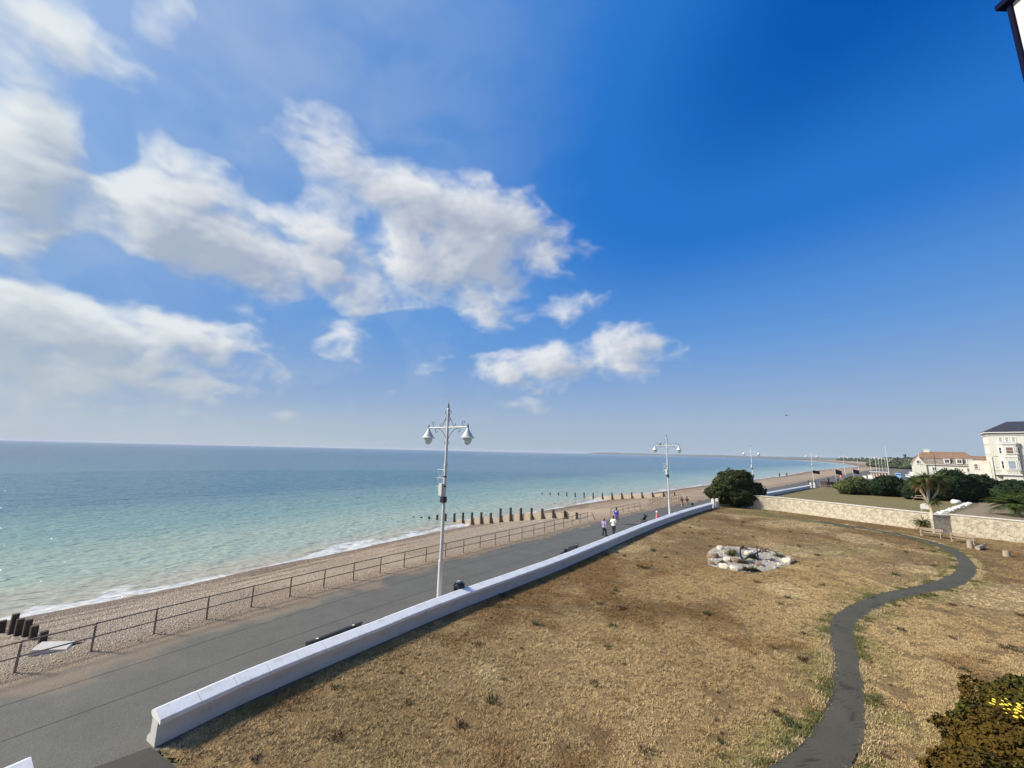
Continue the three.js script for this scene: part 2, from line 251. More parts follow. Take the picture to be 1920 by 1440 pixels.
const mLawn = new THREE.MeshStandardMaterial({ vertexColors: true, map: grassTex, bumpMap: grassBump, bumpScale: 0.06, roughness: 0.95 });
const mAsph = new THREE.MeshStandardMaterial({ vertexColors: true, map: asphTex, bumpMap: asphBump, bumpScale: 0.006, roughness: 0.86 });
const mBeach = new THREE.MeshStandardMaterial({ vertexColors: true, map: shingleTex, bumpMap: shingleBump, bumpScale: 0.05, roughness: 0.9 });
const mSea = new THREE.MeshPhysicalMaterial({ vertexColors: true, roughness: 0.16, ior: 1.33, bumpMap: seaBump, bumpScale: 0.62, specularIntensity: 0.55 });
const mWhite = new THREE.MeshStandardMaterial({ color: lin(0.66, 0.65, 0.62), map: paintTex, bumpMap: plainBump, bumpScale: 0.004, roughness: 0.62 });
const mCoping = new THREE.MeshStandardMaterial({ color: lin(0.88, 0.885, 0.875), map: paintTex, bumpMap: plainBump, bumpScale: 0.003, roughness: 0.5 });
const mStone = new THREE.MeshStandardMaterial({ color: lin(0.68, 0.625, 0.53), map: stoneTex, bumpMap: stoneTex, bumpScale: 0.03, roughness: 0.95 });
const mLampWhite = new THREE.MeshStandardMaterial({ color: lin(0.62, 0.62, 0.59), map: paintTex, roughness: 0.45 });
const mIron = mat([0.03, 0.035, 0.055], 0.5, { metalness: 0.3 });
const mGlassBowl = new THREE.MeshPhysicalMaterial({ color: lin(0.72, 0.82, 0.78), roughness: 0.35, transmission: 0.45, thickness: 0 });
const mRail = new THREE.MeshStandardMaterial({ color: lin(0.42, 0.35, 0.3), map: woodTex, roughness: 0.7 });
const mTimber = new THREE.MeshStandardMaterial({ color: lin(0.085, 0.06, 0.05), map: woodTex, bumpMap: woodTex, bumpScale: 0.01, roughness: 0.85 });
const mPlank = new THREE.MeshStandardMaterial({ color: lin(0.98, 0.88, 0.72), map: woodTex, bumpMap: woodTex, bumpScale: 0.008, roughness: 0.85 });
const mBench = new THREE.MeshStandardMaterial({ color: lin(0.6, 0.51, 0.4), map: woodTex, bumpMap: woodTex, bumpScale: 0.006, roughness: 0.8 });
const mBlack = mat([0.012, 0.012, 0.016], 0.42), mGold = mat([0.45, 0.36, 0.2], 0.4), mPale = mat([0.55, 0.55, 0.5], 0.7), mDarkGrey = mat([0.05, 0.052, 0.055], 0.6);
const mLeaf = new THREE.MeshPhysicalMaterial({ vertexColors: true, roughness: 1, specularIntensity: 0.15, transmission: 0.3, thickness: 0, side: THREE.DoubleSide });
const mBark = mat([0.32, 0.27, 0.2], 0.9, { bumpMap: plainBump, bumpScale: 0.01 });
const mConc = new THREE.MeshStandardMaterial({ color: lin(0.62, 0.59, 0.52), map: paintTex, roughness: 0.9 });
console.log('textures done');

// ---------------------------------------------------------------- sea
{
  const far = SHORE.map((p) => p), NA = 900, NR = 640, rows = [];
  for (let j = 0; j <= NR; j++) { const t = j / NR; rows.push(t < 0.72 ? 16 + 190 * Math.pow(t / 0.72, 1.7) : 206 * Math.pow(45000 / 206, (t - 0.72) / 0.28)); }
  const wave = (x, z, d) => {
    // long low swell with crests lying along the shore, plus cross chop
    const a = (x * -0.83 + z * -0.55), b = (x * 0.55 + z * -0.83), w = fbm2(x * 0.05 + 3, z * 0.05, 2) * 6, h = smooth(0.5, 9, d);
    const e = x * -0.34 - z * 0.94, f = x * 0.94 - z * 0.34, q = 1 - Math.abs(fbm2(e * 0.62 + 7, f * 0.17, 4) * 2 - 1), y = 0.02 * Math.sin(a * 0.95 + w + b * 0.08) + 0.17 * (q - 0.7) + 0.1 * (fbm2(e * 1.5, f * 0.42 + 9, 3) - 0.5);
    // the breaker just off the beach
    const br = fbm2(b * 0.11 + 2, 5, 2), c = (d - 2.3 - 1.6 * (br - 0.5)) / 0.55; 
    return y * h + 0.12 * smooth(0.4, 0.62, br) * Math.exp(-c * c);
  };
  const shoreD = (x, z) => distPoly(x, z, far);
  const g = gridGeo(NA, NR, (u, v, i, j) => {
    const az = rad(mix(-150, 50, u)), r = rows[j], x = Math.sin(az) * r, z = -Math.cos(az) * r, d = r < 420 ? shoreD(x, z) : 200;
    return [x, SEA_Y + wave(x, z, d) * smooth(420, 180, r), z];
  }, (x, z) => {
    const r = Math.hypot(x, z), d = shoreD(x, z), a = x * -0.83 + z * -0.55, b = x * 0.55 + z * -0.83;
    // suspended sand and chalk near the beach, in ragged plumes; clear deep water outside, in long lanes
    const n = fbm2(a * 0.03 + 5, b * 0.012, 5), n2 = fbm2(a * 0.16, b * 0.05 + 3, 4), dd = d * (0.62 + 0.76 * n) + (n2 - 0.5) * 9;
    let c = mix3([0.37, 0.345, 0.265], [0.29, 0.365, 0.295], smooth(1, 10, dd));
    c = mix3(c, [0.165, 0.28, 0.26], smooth(9, 34, dd)); c = mix3(c, [0.06, 0.155, 0.205], smooth(26, 75, dd)); c = mix3(c, [0.024, 0.1, 0.175], smooth(80, 420, dd));
    // foam: the broken edge and streaks
    const fo = fbm2(b * 0.5, a * 0.9, 5), br = fbm2(b * 0.11 + 2, 5, 2), w = 0.7 + 1.6 * smooth(0.36, 0.66, br);
    const foam = smooth(0.47, 0.62, fo + 0.26 * smooth(w * 0.8, 0, Math.abs(d - w * 0.45)) - 0.1 - (d > w * 1.6 ? 0.3 : 0)) * 0.85;
    return mix3(c, [0.66, 0.67, 0.65], foam);
  }, 61);
  { const p = g.attributes.position, uv = g.attributes.uv; for (let i = 0; i < p.count; i++) { const x = p.getX(i), z = p.getZ(i); uv.setXY(i, (x * 0.94 - z * 0.34) / 78, (x * -0.34 - z * 0.94) / 31); } }
  struct('sea', g, mSea, 'turquoise to blue sea reaching the horizon', 'sea');
}
console.log('sea done');

// ---------------------------------------------------------------- beach, foreland, promenade, lawn
const at01 = (c, u) => { const p = c.getPoint(clamp(u)); return [p.x, p.z]; };
function beachColor(x, z, t) {
    const n = fbm2(x * 0.3, z * 0.3, 4), n2 = fbm2(x * 0.06 + 3, z * 0.06, 3);
    let c = mix3([0.47, 0.375, 0.265], [0.64, 0.53, 0.39], smooth(0.25, 0.75, n));              // dry mixed shingle
    c = mix3(c, [0.45, 0.4, 0.335], smooth(0.5, 0.7, n2) * 0.6);
    const line = (p, w) => smooth(w, w * 0.25, Math.abs(t - p - 0.12 * (n2 - 0.5))), strand = Math.max(line(0.62, 0.06), line(0.44, 0.035) * 0.7, line(0.75, 0.05)) * smooth(0.38, 0.6, n);       // weed and pebbles along the tide lines
    c = mix3(c, [0.2, 0.118, 0.066], strand * 0.85);
    const wet = smooth(0.74, 0.82, t + 0.12 * (n - 0.5)); c = mix3(c, mix3([0.24, 0.165, 0.11], [0.26, 0.2, 0.15], n2), wet * 0.85);     // wet stones
    if (t < 0.1) c = mix3(c, [0.46, 0.365, 0.26], smooth(0.1, 0.0, t) * 0.8);                       // sand and grit blown over the promenade edge
    return c;
}
function beachY(u, t, x, z) { return profile(t) + 0.22 * (fbm2(x * 0.22, z * 0.22, 3) - 0.5) * smooth(0.0, 0.25, t) * smooth(1.25, 0.85, t) + (t < 0.12 ? 0.06 * (0.5 * fbm2(x * 0.5, z * 0.5, 2) + 0.5 * fbm2(x * 2.6, z * 2.6, 3) - 0.46) * smooth(0.12, 0, t) - 0.05 * smooth(-0.02, -0.16, t) : 0); }
{
  const NU = 1500, NV = 70;
  const uOf = (f) => f < 0.8 ? f / 0.8 * 0.56 : 0.56 + (f - 0.8) / 0.2 * 0.44;
  const g = gridGeo(NU, NV, (f, v) => {
    const u = uOf(f), e = at01(edgeC, u), s = at01(shoreC, u), t = -0.16 + v * 1.75, x = mix(e[0], s[0], t), z = mix(e[1], s[1], t);
    return [x, beachY(u, t, x, z), z];
  }, (x, z, f, v) => beachColor(x, z, -0.16 + v * 1.75), 3.1);
  struct('beach', g, mBeach, 'shingle beach running along the promenade', 'beach');
}
{ // ground inland: one sheet to the horizon
  const s = new THREE.Shape(); const pts = []; for (let i = 0; i <= 120; i++) { const p = at01(edgeC, i / 120); pts.push(new THREE.Vector2(p[0] + 1.5, -p[1] - 0.5)); }
  pts.push(new THREE.Vector2(9000, 30000), new THREE.Vector2(40000, 30000), new THREE.Vector2(40000, -4000), new THREE.Vector2(-49, -4000)); s.setFromPoints(pts);
  const g = new THREE.ShapeGeometry(s).rotateX(-Math.PI / 2).translate(0, -0.12, 0), p = g.attributes.position, uv = g.attributes.uv; for (let i = 0; i < p.count; i++) uv.setXY(i, p.getX(i) / 40, p.getZ(i) / 40);
  struct('ground', g, mat([0.26, 0.22, 0.13], 0.95, { map: grassTex }), 'dry ground inland of the promenade', 'ground');
}
function ribbon(A, B, n, m, y, uvS, color, rough = 0) { // surface between two curves of x, z
  const a = curve(A), b = curve(B); return gridGeo(m, n, (u, v) => { const p = a.getPoint(v), q = b.getPoint(v), w = rough ? u + (u < 0.01 || u > 0.99 ? (fbm2(p.x * 2.3 + u * 50, p.z * 2.3, 3) - 0.5) * rough : 0) : u, x = mix(p.x, q.x, w), z = mix(p.z, q.z, w); return [x, y(x, z, u, v), z]; }, color, uvS);
}
{ // promenade: from under the shingle to past the wall line
  const inner = [[-31, 30], [-14, -4.5], [-9.1, -11.3], [-7.75, -13.5], [-5.1, -17.3], [-2.9, -20.25], [0.37, -24.2], [3.05, -27.4], [7.4, -33.1], [14.5, -42.5], [22.6, -52.4], [31, -61.6], [33.5, -64.2], [58, -87], [81.5, -108], [106, -131], [176, -200], [272, -292], [424, -430]];
  const outer = [[-47, 34], [-26.6, 2.4], [-16.2, -14.5], [-12.9, -19.2], [-8.5, -25.1], [-6.0, -28.2], [-1.8, -33.3], [2.9, -38.9], [6.5, -43.2], [12, -49.8], [17, -55.6], [25.9, -65.2], [30, -69.3], [50, -89], [70.6, -108.6], [105.5, -143.6], [175.5, -211.5], [270.5, -302.5], [420.5, -439.5]];
  struct('promenade', ribbon(outer, inner, 700, 26, () => 0, 4.3, (x, z, u) => {
    const n = fbm2(x * 0.25, z * 0.25, 4), n2 = fbm2(x * 0.03, z * 0.03 + 2, 3); let c = mix3([0.142, 0.142, 0.124], [0.162, 0.16, 0.14], n * 0.5 + n2 * 0.5);
    const wide = mix(0.1, 0.34, smooth(6, -14, x)), grit = smooth(0.46, 0.7, fbm2(x * 0.7 + 4, z * 0.7, 5) + 0.42 * smooth(wide, 0, u) - 0.1); return mix3(c, [0.31, 0.235, 0.155], grit * 0.8 * smooth(wide * 1.5, wide * 0.4, u));
  }), mAsph, 'grey asphalt promenade beside the beach', 'promenade');
}
{
  const prom = scene.getObjectByName('promenade'), seam = mat([0.045, 0.045, 0.042], 0.9);
  for (const off of [2.35, 4.6]) { const A = [], B = []; for (let i = 0; i <= 60; i++) { const p = edgeC.getPoint(0.05 + i / 60 * 0.36), d = edgeC.getTangent(0.05 + i / 60 * 0.36), o = off + 0.1 * (fbm2(p.x * 0.3, p.z * 0.3, 2) - 0.5); A.push([p.x - d.z * o, p.z + d.x * o]); B.push([p.x - d.z * (o + 0.035), p.z + d.x * (o + 0.035)]); } part('tar_seam', ribbon(A, B, 300, 1, () => 0.004, 4, null), seam, prom); }
}
const wallC = polyline(WALL);
const lawnGreen = (x, z) => {
  const dp = distPoly(x, z, pathMid), e = fbm2(x * 0.7, z * 0.7, 4);
  return clamp(smooth(2.2, 0.7, dp) * smooth(0.4, 0.62, e) * 0.9 + smooth(7.5, 2.5, Math.hypot(x - 36.5, z + 57.5)) * smooth(0.38, 0.6, e) + smooth(4.2, 1.2, Math.hypot((x - 28) * 0.6, z + 36)) * smooth(0.42, 0.66, e) * 0.6 + smooth(0.6, 0.74, fbm2(x * 0.25 + 20, z * 0.25, 4)) * 0.25 + smooth(1.1, 0.3, distPoly(x, z, WALL)) * smooth(0.45, 0.6, e) * 0.6);
};
const lawnColor = (x, z) => {
  const a = fbm2(x * 0.12 + 3, z * 0.12, 4), b = fbm2(x * 0.5, z * 0.5 + 8, 4), c2 = fbm2(x * 0.045 + 11, z * 0.045, 3);
  let c = mix3([0.31, 0.215, 0.098], [0.47, 0.355, 0.185], smooth(0.3, 0.7, a * 0.55 + b * 0.45));
  c = mix3(c, [0.225, 0.132, 0.048], smooth(0.48, 0.62, b * 0.5 + c2 * 0.5) * 0.9);
  c = mix3(c, [0.56, 0.45, 0.26], smooth(0.52, 0.68, fbm2(x * 0.2 + 40, z * 0.2, 4)) * 0.85);
  return mix3(c, [0.20, 0.20, 0.06], lawnGreen(x, z) * 0.75);
};
const LAWN = [[-8.9, -11.65], [-8.0, -11.2], [-6.6, -10.7], [-4, -8.5], [-2, -3], [0, 3], [75, 3], [75, -14], [52, -40.5], [48.6, -44.4], [47.4, -48], [44.8, -52], [40, -60.8], [33, -65], [31, -62.1], [22.5, -52.5], [14.4, -42.6], [7.3, -33.2], [2.95, -27.5], [0.27, -24.3], [-3.0, -20.35], [-5.2, -17.4], [-7.95, -13.65]];
const lawnY = (x, z) => -0.005 + 0.05 * (fbm2(x * 0.18, z * 0.18, 3) - 0.62);
{
  const inL = new THREE.Shape(LAWN.map(([x, z]) => new THREE.Vector2(x, -z)));
  // grid clipped to the lawn outline: cells wholly inside kept, the rest snapped by the wall, drive and path lying over it
  const x0 = -9.5, x1 = 75, z0 = -66, z1 = 3, nx = 280, nz = 230, pos = [], uv = [], col = [], idx = [], id = new Map();
  const vert = (i, j) => { const k = j * (nx + 1) + i; if (!id.has(k)) { const x = mix(x0, x1, i / nx), z = mix(z0, z1, j / nz); id.set(k, pos.length / 3); pos.push(x, lawnY(x, z), z); uv.push(x / 5.3, z / 5.3); col.push(...lawnColor(x, z).map((v, i) => v * [0.86, 0.76, 0.62][i])); } return id.get(k); };
  for (let j = 0; j < nz; j++) for (let i = 0; i < nx; i++) { const x = mix(x0, x1, (i + 0.5) / nx), z = mix(z0, z1, (j + 0.5) / nz); if (!inside(x, z, LAWN)) continue; const a = vert(i, j), b = vert(i + 1, j), c = vert(i, j + 1), d = vert(i + 1, j + 1); idx.push(a, c, d, a, d, b); }
  const g = new THREE.BufferGeometry(); g.setAttribute('position', new THREE.Float32BufferAttribute(pos, 3)); g.setAttribute('uv', new THREE.Float32BufferAttribute(uv, 2)); g.setAttribute('color', new THREE.Float32BufferAttribute(col, 3)); g.setIndex(idx); g.computeVertexNormals();
  struct('lawn', g, mLawn, 'parched brown lawn behind the white wall', 'lawn');
}
const asphaltTone = (k) => (x, z) => { const n = fbm2(x * 0.5, z * 0.5, 4); return [mix(0.13, 0.175, n) * k, mix(0.127, 0.17, n) * k, mix(0.1, 0.135, n) * k]; };
struct('garden_path', ribbon(PATH_L, PATH_R, 520, 10, (x, z, u) => 0.022 + 0.012 * Math.sin(u * Math.PI), 2.9, (x, z) => { const c = asphaltTone(0.6)(x, z).map((v, i) => v * [1.1, 1.05, 0.9][i]), k = Math.abs(fbm2(x * 0.9 + 5, z * 0.9, 3) - 0.5) < 0.012 ? 0.45 : 1; return c.map((v) => v * k); }, 0.22), mAsph, 'narrow winding asphalt path across the lawn', 'path');
{ // worn trace of the path going on to the far corner, thinly grown over
  struct('garden_path', ribbon([[37.5, -51.2], [36, -54.5], [35, -58.5]], [[38.6, -52.2], [37.3, -55.2], [36.3, -59]], 30, 4, () => 0.014, 2.9, (x, z) => mix3([0.17, 0.15, 0.1], lawnColor(x, z), 0.45)), mLawn, 'faint overgrown end of the path near the dark bush', 'path');
}
struct('drive', ribbon([[-11.9, -9.2], [-9.2, -11.72]], [[-2, -2], [-6.9, -10.5]], 20, 14, (x, z, u, v) => 0.006 , 2.7, asphaltTone(0.42)), mAsph, 'dark asphalt drive through the gap in the white wall', 'drive');
struct('far_lawn', ribbon([[34, -65.5], [60, -88], [82, -107.5], [90, -108]], [[52, -42], [68, -58], [90, -79], [98, -96]], 60, 40, (x, z) => -0.03, 6.1, (x, z) => { const n = fbm2(x * 0.12, z * 0.12, 4), m = fbm2(x * 0.5, z * 0.5, 3); return mix3(mix3([0.24, 0.195, 0.068], [0.33, 0.27, 0.1], n), [0.37, 0.3, 0.13], m * 0.5); }), mLawn, 'olive brown lawn beyond the stone wall', 'lawn');
struct('gravel_drive', ribbon([[56, -47], [62.5, -57.5], [87, -75], [99, -86]], [[66, -40], [76, -52], [98, -70], [112, -80]], 40, 20, () => -0.016, 3.3, (x, z) => { const n = fbm2(x * 0.4, z * 0.4, 4); return mix3([0.42, 0.345, 0.24], [0.52, 0.44, 0.32], n); }), mBeach, 'pale gravel drive behind the stone wall', 'drive');
struct('road', ribbon([[96, -104], [150, -158], [250, -257], [520, -520]], [[104, -97], [159, -150], [260, -249], [530, -512]], 80, 6, () => -0.05, 4, () => [0.16, 0.16, 0.165]), mAsph, 'coast road with parked cars beyond the hedges', 'road');
console.log('ground done');

// dry grass and pebbles with real relief
function tuftGeo(seed, n, h, spread) {
  const r = rng(seed), pos = [];
  for (let i = 0; i < n; i++) { const a = r() * 6.283, d = Math.sqrt(r()) * spread, x = Math.cos(a) * d, z = Math.sin(a) * d, b = r() * 6.283, w = 0.006 + r() * 0.008, lean = (0.5 + r()) * h * 1.1, hh = h * (0.45 + 0.75 * r()), dx = Math.cos(b), dz = Math.sin(b); pos.push(x - dz * w, 0, z + dx * w, x + dz * w, 0, z - dx * w, x + dx * lean, hh, z + dz * lean); }
  const g = new THREE.BufferGeometry(); g.setAttribute('position', new THREE.Float32BufferAttribute(pos, 3)); g.computeVertexNormals(); return g;
}
{
  const r = rng(101), spots = [];
  for (let tries = 0; spots.length < 240000 && tries < 1500000; tries++) {
    const q = r(), x = q < 0.62 ? mix(-9, 24, r()) : mix(-9, 60, r()), z = q < 0.62 ? mix(-32, -7, r()) : mix(-64, -7, r());
    if (!inside(x, z, LAWN) || inside(x, z, pathPoly) || inside(x, z, ROCKERY) || distPoly(x, z, WALL) < 0.12) continue; if (fbm2(x * 1.9, z * 1.9, 4) < 0.36 + 0.2 * r()) continue;
    spots.push([x, z]);
  }
  const kinds = [tuftGeo(1, 14, 0.036, 0.08), tuftGeo(2, 14, 0.05, 0.065), tuftGeo(3, 16, 0.028, 0.1)], m = mat([1, 1, 1], 0.9, { side: THREE.DoubleSide }), o = new THREE.Object3D(), per = Math.floor(spots.length / 3);
  kinds.forEach((g, k) => {
    const im = new THREE.InstancedMesh(g, m, per);
    for (let i = 0; i < per; i++) { const [x, z] = spots[k * per + i], c = lawnColor(x, z), e = 0.6 + 0.7 * r(), s = 0.5 + 0.9 * r(); o.position.set(x, lawnY(x, z) - 0.004, z); o.rotation.set(0, r() * 6.28, 0); o.scale.set(s, s * (0.7 + 0.6 * r()), s); o.updateMatrix(); im.setMatrixAt(i, o.matrix); im.setColorAt(i, lin(c[0] * e * 1.06, c[1] * e * 1.04, c[2] * e)); }
    stuff('dry_grass', im, 'short dry grass blades covering the lawn', 'grass');
  });
  // green and brown weeds dotted about
  const wg = tuftGeo(9, 60, 0.09, 0.13), nW = 380, im = new THREE.InstancedMesh(wg, m, nW);
  for (let i = 0; i < nW; i++) { let x, z; do { x = mix(-7, 40, Math.pow(r(), 1.2)); z = mix(-50, -9, 1 - Math.pow(r(), 1.4)); } while (!inside(x, z, LAWN) || inside(x, z, pathPoly) || inside(x, z, ROCKERY)); const s = 0.45 + 1.25 * Math.pow(r(), 3), gr = r(); o.position.set(x, lawnY(x, z), z); o.rotation.set(0, r() * 6.28, 0); o.scale.set(s, s * 1.15, s); o.updateMatrix(); im.setMatrixAt(i, o.matrix); im.setColorAt(i, gr < 0.4 ? lin(0.035, 0.05, 0.015) : lin(0.06, 0.036, 0.014)); }
  stuff('weeds', im, 'small dark weeds dotted over the dry lawn', 'weeds');
  // green edging grass along the path
  const nE = 5200, ie = new THREE.InstancedMesh(tuftGeo(12, 16, 0.08, 0.1), m, nE), PL = polyline(PATH_L), PR = polyline(PATH_R);
  for (let i = 0; i < nE; i++) { const P = i % 2 ? PL : PR, p = P.at(r() * P.L), sd = i % 2 ? 1 : -1, off = 0.03 + Math.pow(r(), 2.2) * 0.35, x = p.x + sd * p.tz * off, z = p.z - sd * p.tx * off, s = 0.5 + 0.8 * r(), gr = fbm2(x * 0.9, z * 0.9, 3); o.position.set(x, 0, z); o.rotation.set(0, r() * 6.28, 0); o.scale.setScalar(s); o.updateMatrix(); ie.setMatrixAt(i, o.matrix); const c = gr > 0.52 ? [0.12, 0.12, 0.035] : [0.4, 0.31, 0.16], e = 0.7 + 0.6 * r(); ie.setColorAt(i, lin(c[0] * e, c[1] * e, c[2] * e)); }
  stuff('path_edge_grass', ie, 'longer grass along both edges of the winding path', 'grass');
}
{
  const r = rng(55), o = new THREE.Object3D(), m = mat([1, 1, 1], 0.85), base = new THREE.IcosahedronGeometry(1, 1), n = 130000, im = new THREE.InstancedMesh(base, m, n);
  const tones = [[0.35, 0.275, 0.195], [0.27, 0.21, 0.15], [0.4, 0.33, 0.25], [0.19, 0.155, 0.125], [0.36, 0.27, 0.175], [0.5, 0.445, 0.37]];
  for (let i = 0; i < n; i++) {
    const u = 0.062 + 0.36 * Math.pow(r(), 1.5), t = -0.03 + 0.95 * r(), e = at01(edgeC, u), s = at01(shoreC, u), x = mix(e[0], s[0], t), z = mix(e[1], s[1], t), k = (0.012 + 0.032 * r() * r() * r()) * (1 + Math.hypot(x, z) / 150), c = mix3(tones[Math.floor(r() * 6)], beachColor(x, z, t), 0.62), w = 1;
    o.position.set(x, beachY(u, t, x, z) + k * 0.25, z); o.rotation.set(r(), r() * 6, r()); o.scale.set(k * (0.8 + 0.6 * r()), k * 0.6, k); o.updateMatrix(); im.setMatrixAt(i, o.matrix); im.setColorAt(i, lin(c[0] * w, c[1] * w, c[2] * w));
  }
  stuff('shingle', im, 'loose pebbles and flints on the beach', 'shingle');
}
console.log('grass and shingle done');

// ---------------------------------------------------------------- promenade walls
function sweep(prof, C, s0, s1, step) { // closed profile [n, y] carried along a curve; n points towards the lawn
  const n = Math.max(1, Math.ceil((s1 - s0) / step)), gs = []; const ring = (s) => { const p = C.at(s), nx = -p.tz, nz = p.tx; return prof.map(([a, y]) => [p.x + nx * a, y, p.z + nz * a]); };
  const pos = [], uv = [], tri = (a, b, c, ua, ub, uc) => { pos.push(...a, ...b, ...c); uv.push(...ua, ...ub, ...uc); };
  const per = [0]; for (let k = 0; k < prof.length; k++) { const q = prof[(k + 1) % prof.length]; per.push(per[k] + Math.hypot(q[0] - prof[k][0], q[1] - prof[k][1])); }
  let A = ring(s0);
  for (let i = 0; i < n; i++) { const sa = mix(s0, s1, i / n), sb = mix(s0, s1, (i + 1) / n), B = ring(sb); for (let k = 0; k < prof.length; k++) { const l = (k + 1) % prof.length; tri(A[k], A[l], B[l], [sa / 2, per[k] / 2], [sa / 2, per[k + 1] / 2], [sb / 2, per[k + 1] / 2]); tri(A[k], B[l], B[k], [sa / 2, per[k] / 2], [sb / 2, per[k + 1] / 2], [sb / 2, per[k] / 2]); } A = B; }
  const sh = THREE.ShapeUtils.triangulateShape(prof.map((p) => new THREE.Vector2(...p)), []);
  for (const [s, fl] of [[s0, 0], [s1, 1]]) { const Rr = ring(s), U = prof.map((p) => [p[0] / 2, p[1] / 2]); for (const [a, b, c] of sh) fl ? tri(Rr[a], Rr[b], Rr[c], U[a], U[b], U[c]) : tri(Rr[a], Rr[c], Rr[b], U[a], U[c], U[b]); }
  const g = new THREE.BufferGeometry(); g.setAttribute('position', new THREE.Float32BufferAttribute(pos, 3)); g.setAttribute('uv', new THREE.Float32BufferAttribute(uv, 2)); g.computeVertexNormals(); return g;
}
const BODY = [[0, -0.12], [0, 0.6], [-0.34, 0.6], [-0.34, 0.24], [-0.42, 0.19], [-0.5, 0.1], [-0.5, -0.12]];
const COPE = [[0.13, 0.56], [0.13, 0.655], [0.115, 0.675], [-0.24, 0.815], [-0.275, 0.82], [-0.43, 0.75], [-0.48, 0.71], [-0.46, 0.65], [-0.39, 0.603], [0.0, 0.603], [0.05, 0.57], [0.06, 0.56]];
function seaWall(C, label, joints) {
  const t = thing('promenade_wall', label, 'wall', [0, 0, 0], 0, 'low white walls between promenade and lawns');
  let s = 0; const cuts = [...joints, C.L]; for (const c of cuts) { part('wall_panel', sweep(BODY, C, s, Math.min(c - 0.012, C.L), 0.9), mWhite, t); s = c; }
  const L = 0.92, n = Math.floor(C.L / L), q = C.L / n, r = rng(n); for (let i = 0; i < n; i++) { const m = part('coping_stone', sweep(COPE, C, i * q + (i ? 0.009 : -0.04), (i + 1) * q - 0.009, 0.5), mCoping, t); m.position.y = 0.012 * (r() - 0.5); }
  return t;
}
seaWall(wallC, 'long low white wall with sloped coping between promenade and dry lawn', [9.5, 19.5, 29.6, 39.7, 50, 60]);
seaWall(polyline([[-18.5, 4.8], [-14.2, -3.0], [-10.35, -10.0]]), 'end of a white wall cut off by the bottom left corner', [6]);
seaWall(polyline([[34.3, -65.4], [45, -75.3], [58, -87.2], [80.4, -107.6]]), 'white wall beyond the dark bush, running to the far gate pillars', [16, 32, 48]);
function gatePillar(x, z, h, label, turn) {
  const t = thing('gate_pillar', label, 'pillar', [x, 0, z], turn, 'white gate pillars in the promenade walls');
  part('shaft', [bev(0.42, 0.42, h - 0.14, 0.02).rotateX(Math.PI / 2).translate(0, (h - 0.14) / 2, 0)], mWhite, t);
  part('plinth', [box(0.5, 0.16, 0.5, 0, 0.07, 0)], mWhite, t);
  part('cap', [new THREE.CylinderGeometry(0.02, 0.36, 0.14, 4).rotateY(Math.PI / 4).translate(0, h - 0.05, 0)], mWhite, t);
}
gatePillar(31.35, -62.45, 1.4, 'white gate pillar at the end of the long wall, the one nearer the promenade', -0.75); gatePillar(32.15, -62.75, 1.4, 'white gate pillar touching the left side of the dark bush', -0.75);
gatePillar(80.9, -108.2, 1.5, 'left one of the two far white gate pillars below the third lamp', -0.75); gatePillar(82.3, -108.7, 1.5, 'right one of the two far white gate pillars below the third lamp', -0.75);

// ---------------------------------------------------------------- stone wall across the garden
function stoneWall(pts, h, label, name) {
  const C = polyline(pts), t = thing(name, label, 'wall', [0, 0, 0], 0, 'stone garden walls'), pr = [[0, -0.1], [0, h], [-0.4, h], [-0.4, -0.1]];
  const g = sweep(pr, C, 0, C.L, 0.35), p = g.attributes.position, nn = g.attributes.normal; // weathered, slightly uneven face
  for (let i = 0; i < p.count; i++) { const x = p.getX(i), y = p.getY(i), z = p.getZ(i), d = 0.07 * (fbm3(x * 1.3, y * 1.3, z * 1.3, 3) - 0.5); p.setXYZ(i, x + nn.getX(i) * d, y + (y > 0.5 ? 0.1 * (fbm2(x * 0.8, z * 0.8, 2) - 0.5) : 0), z + nn.getZ(i) * d); }
  g.computeVertexNormals(); part('stonework', g, mStone, t);
  const n = Math.round(C.L / 0.75), q = C.L / n; for (let i = 0; i < n; i++) { const hh = h + 0.02 * hash3(i, 3, 9); part('coping_stone', sweep([[0.07, hh - 0.01], [0.07, hh + 0.06], [-0.2, hh + 0.11], [-0.47, hh + 0.06], [-0.47, hh - 0.01]], C, i * q + 0.008, (i + 1) * q - 0.008, 0.8), mConc, t); }
  return t;
}
stoneWall([[32.6, -65.6], [36, -63.8], [40.2, -60.6], [45.1, -51.8], [47.3, -47.9], [48.35, -46.0]], 1.9, 'cream stone garden wall from the dark bush to the palm', 'stone_wall');
stoneWall([[48.35, -44.75], [51.3, -40.8], [55, -35.6], [62, -26]], 2.05, 'cream stone garden wall right of the palm, running out of frame', 'stone_wall');
stoneWall([[46.75, -44.95], [48.3, -44.72]], 1.95, 'short shaded stone return wall beside the palm trunk', 'stone_wall');

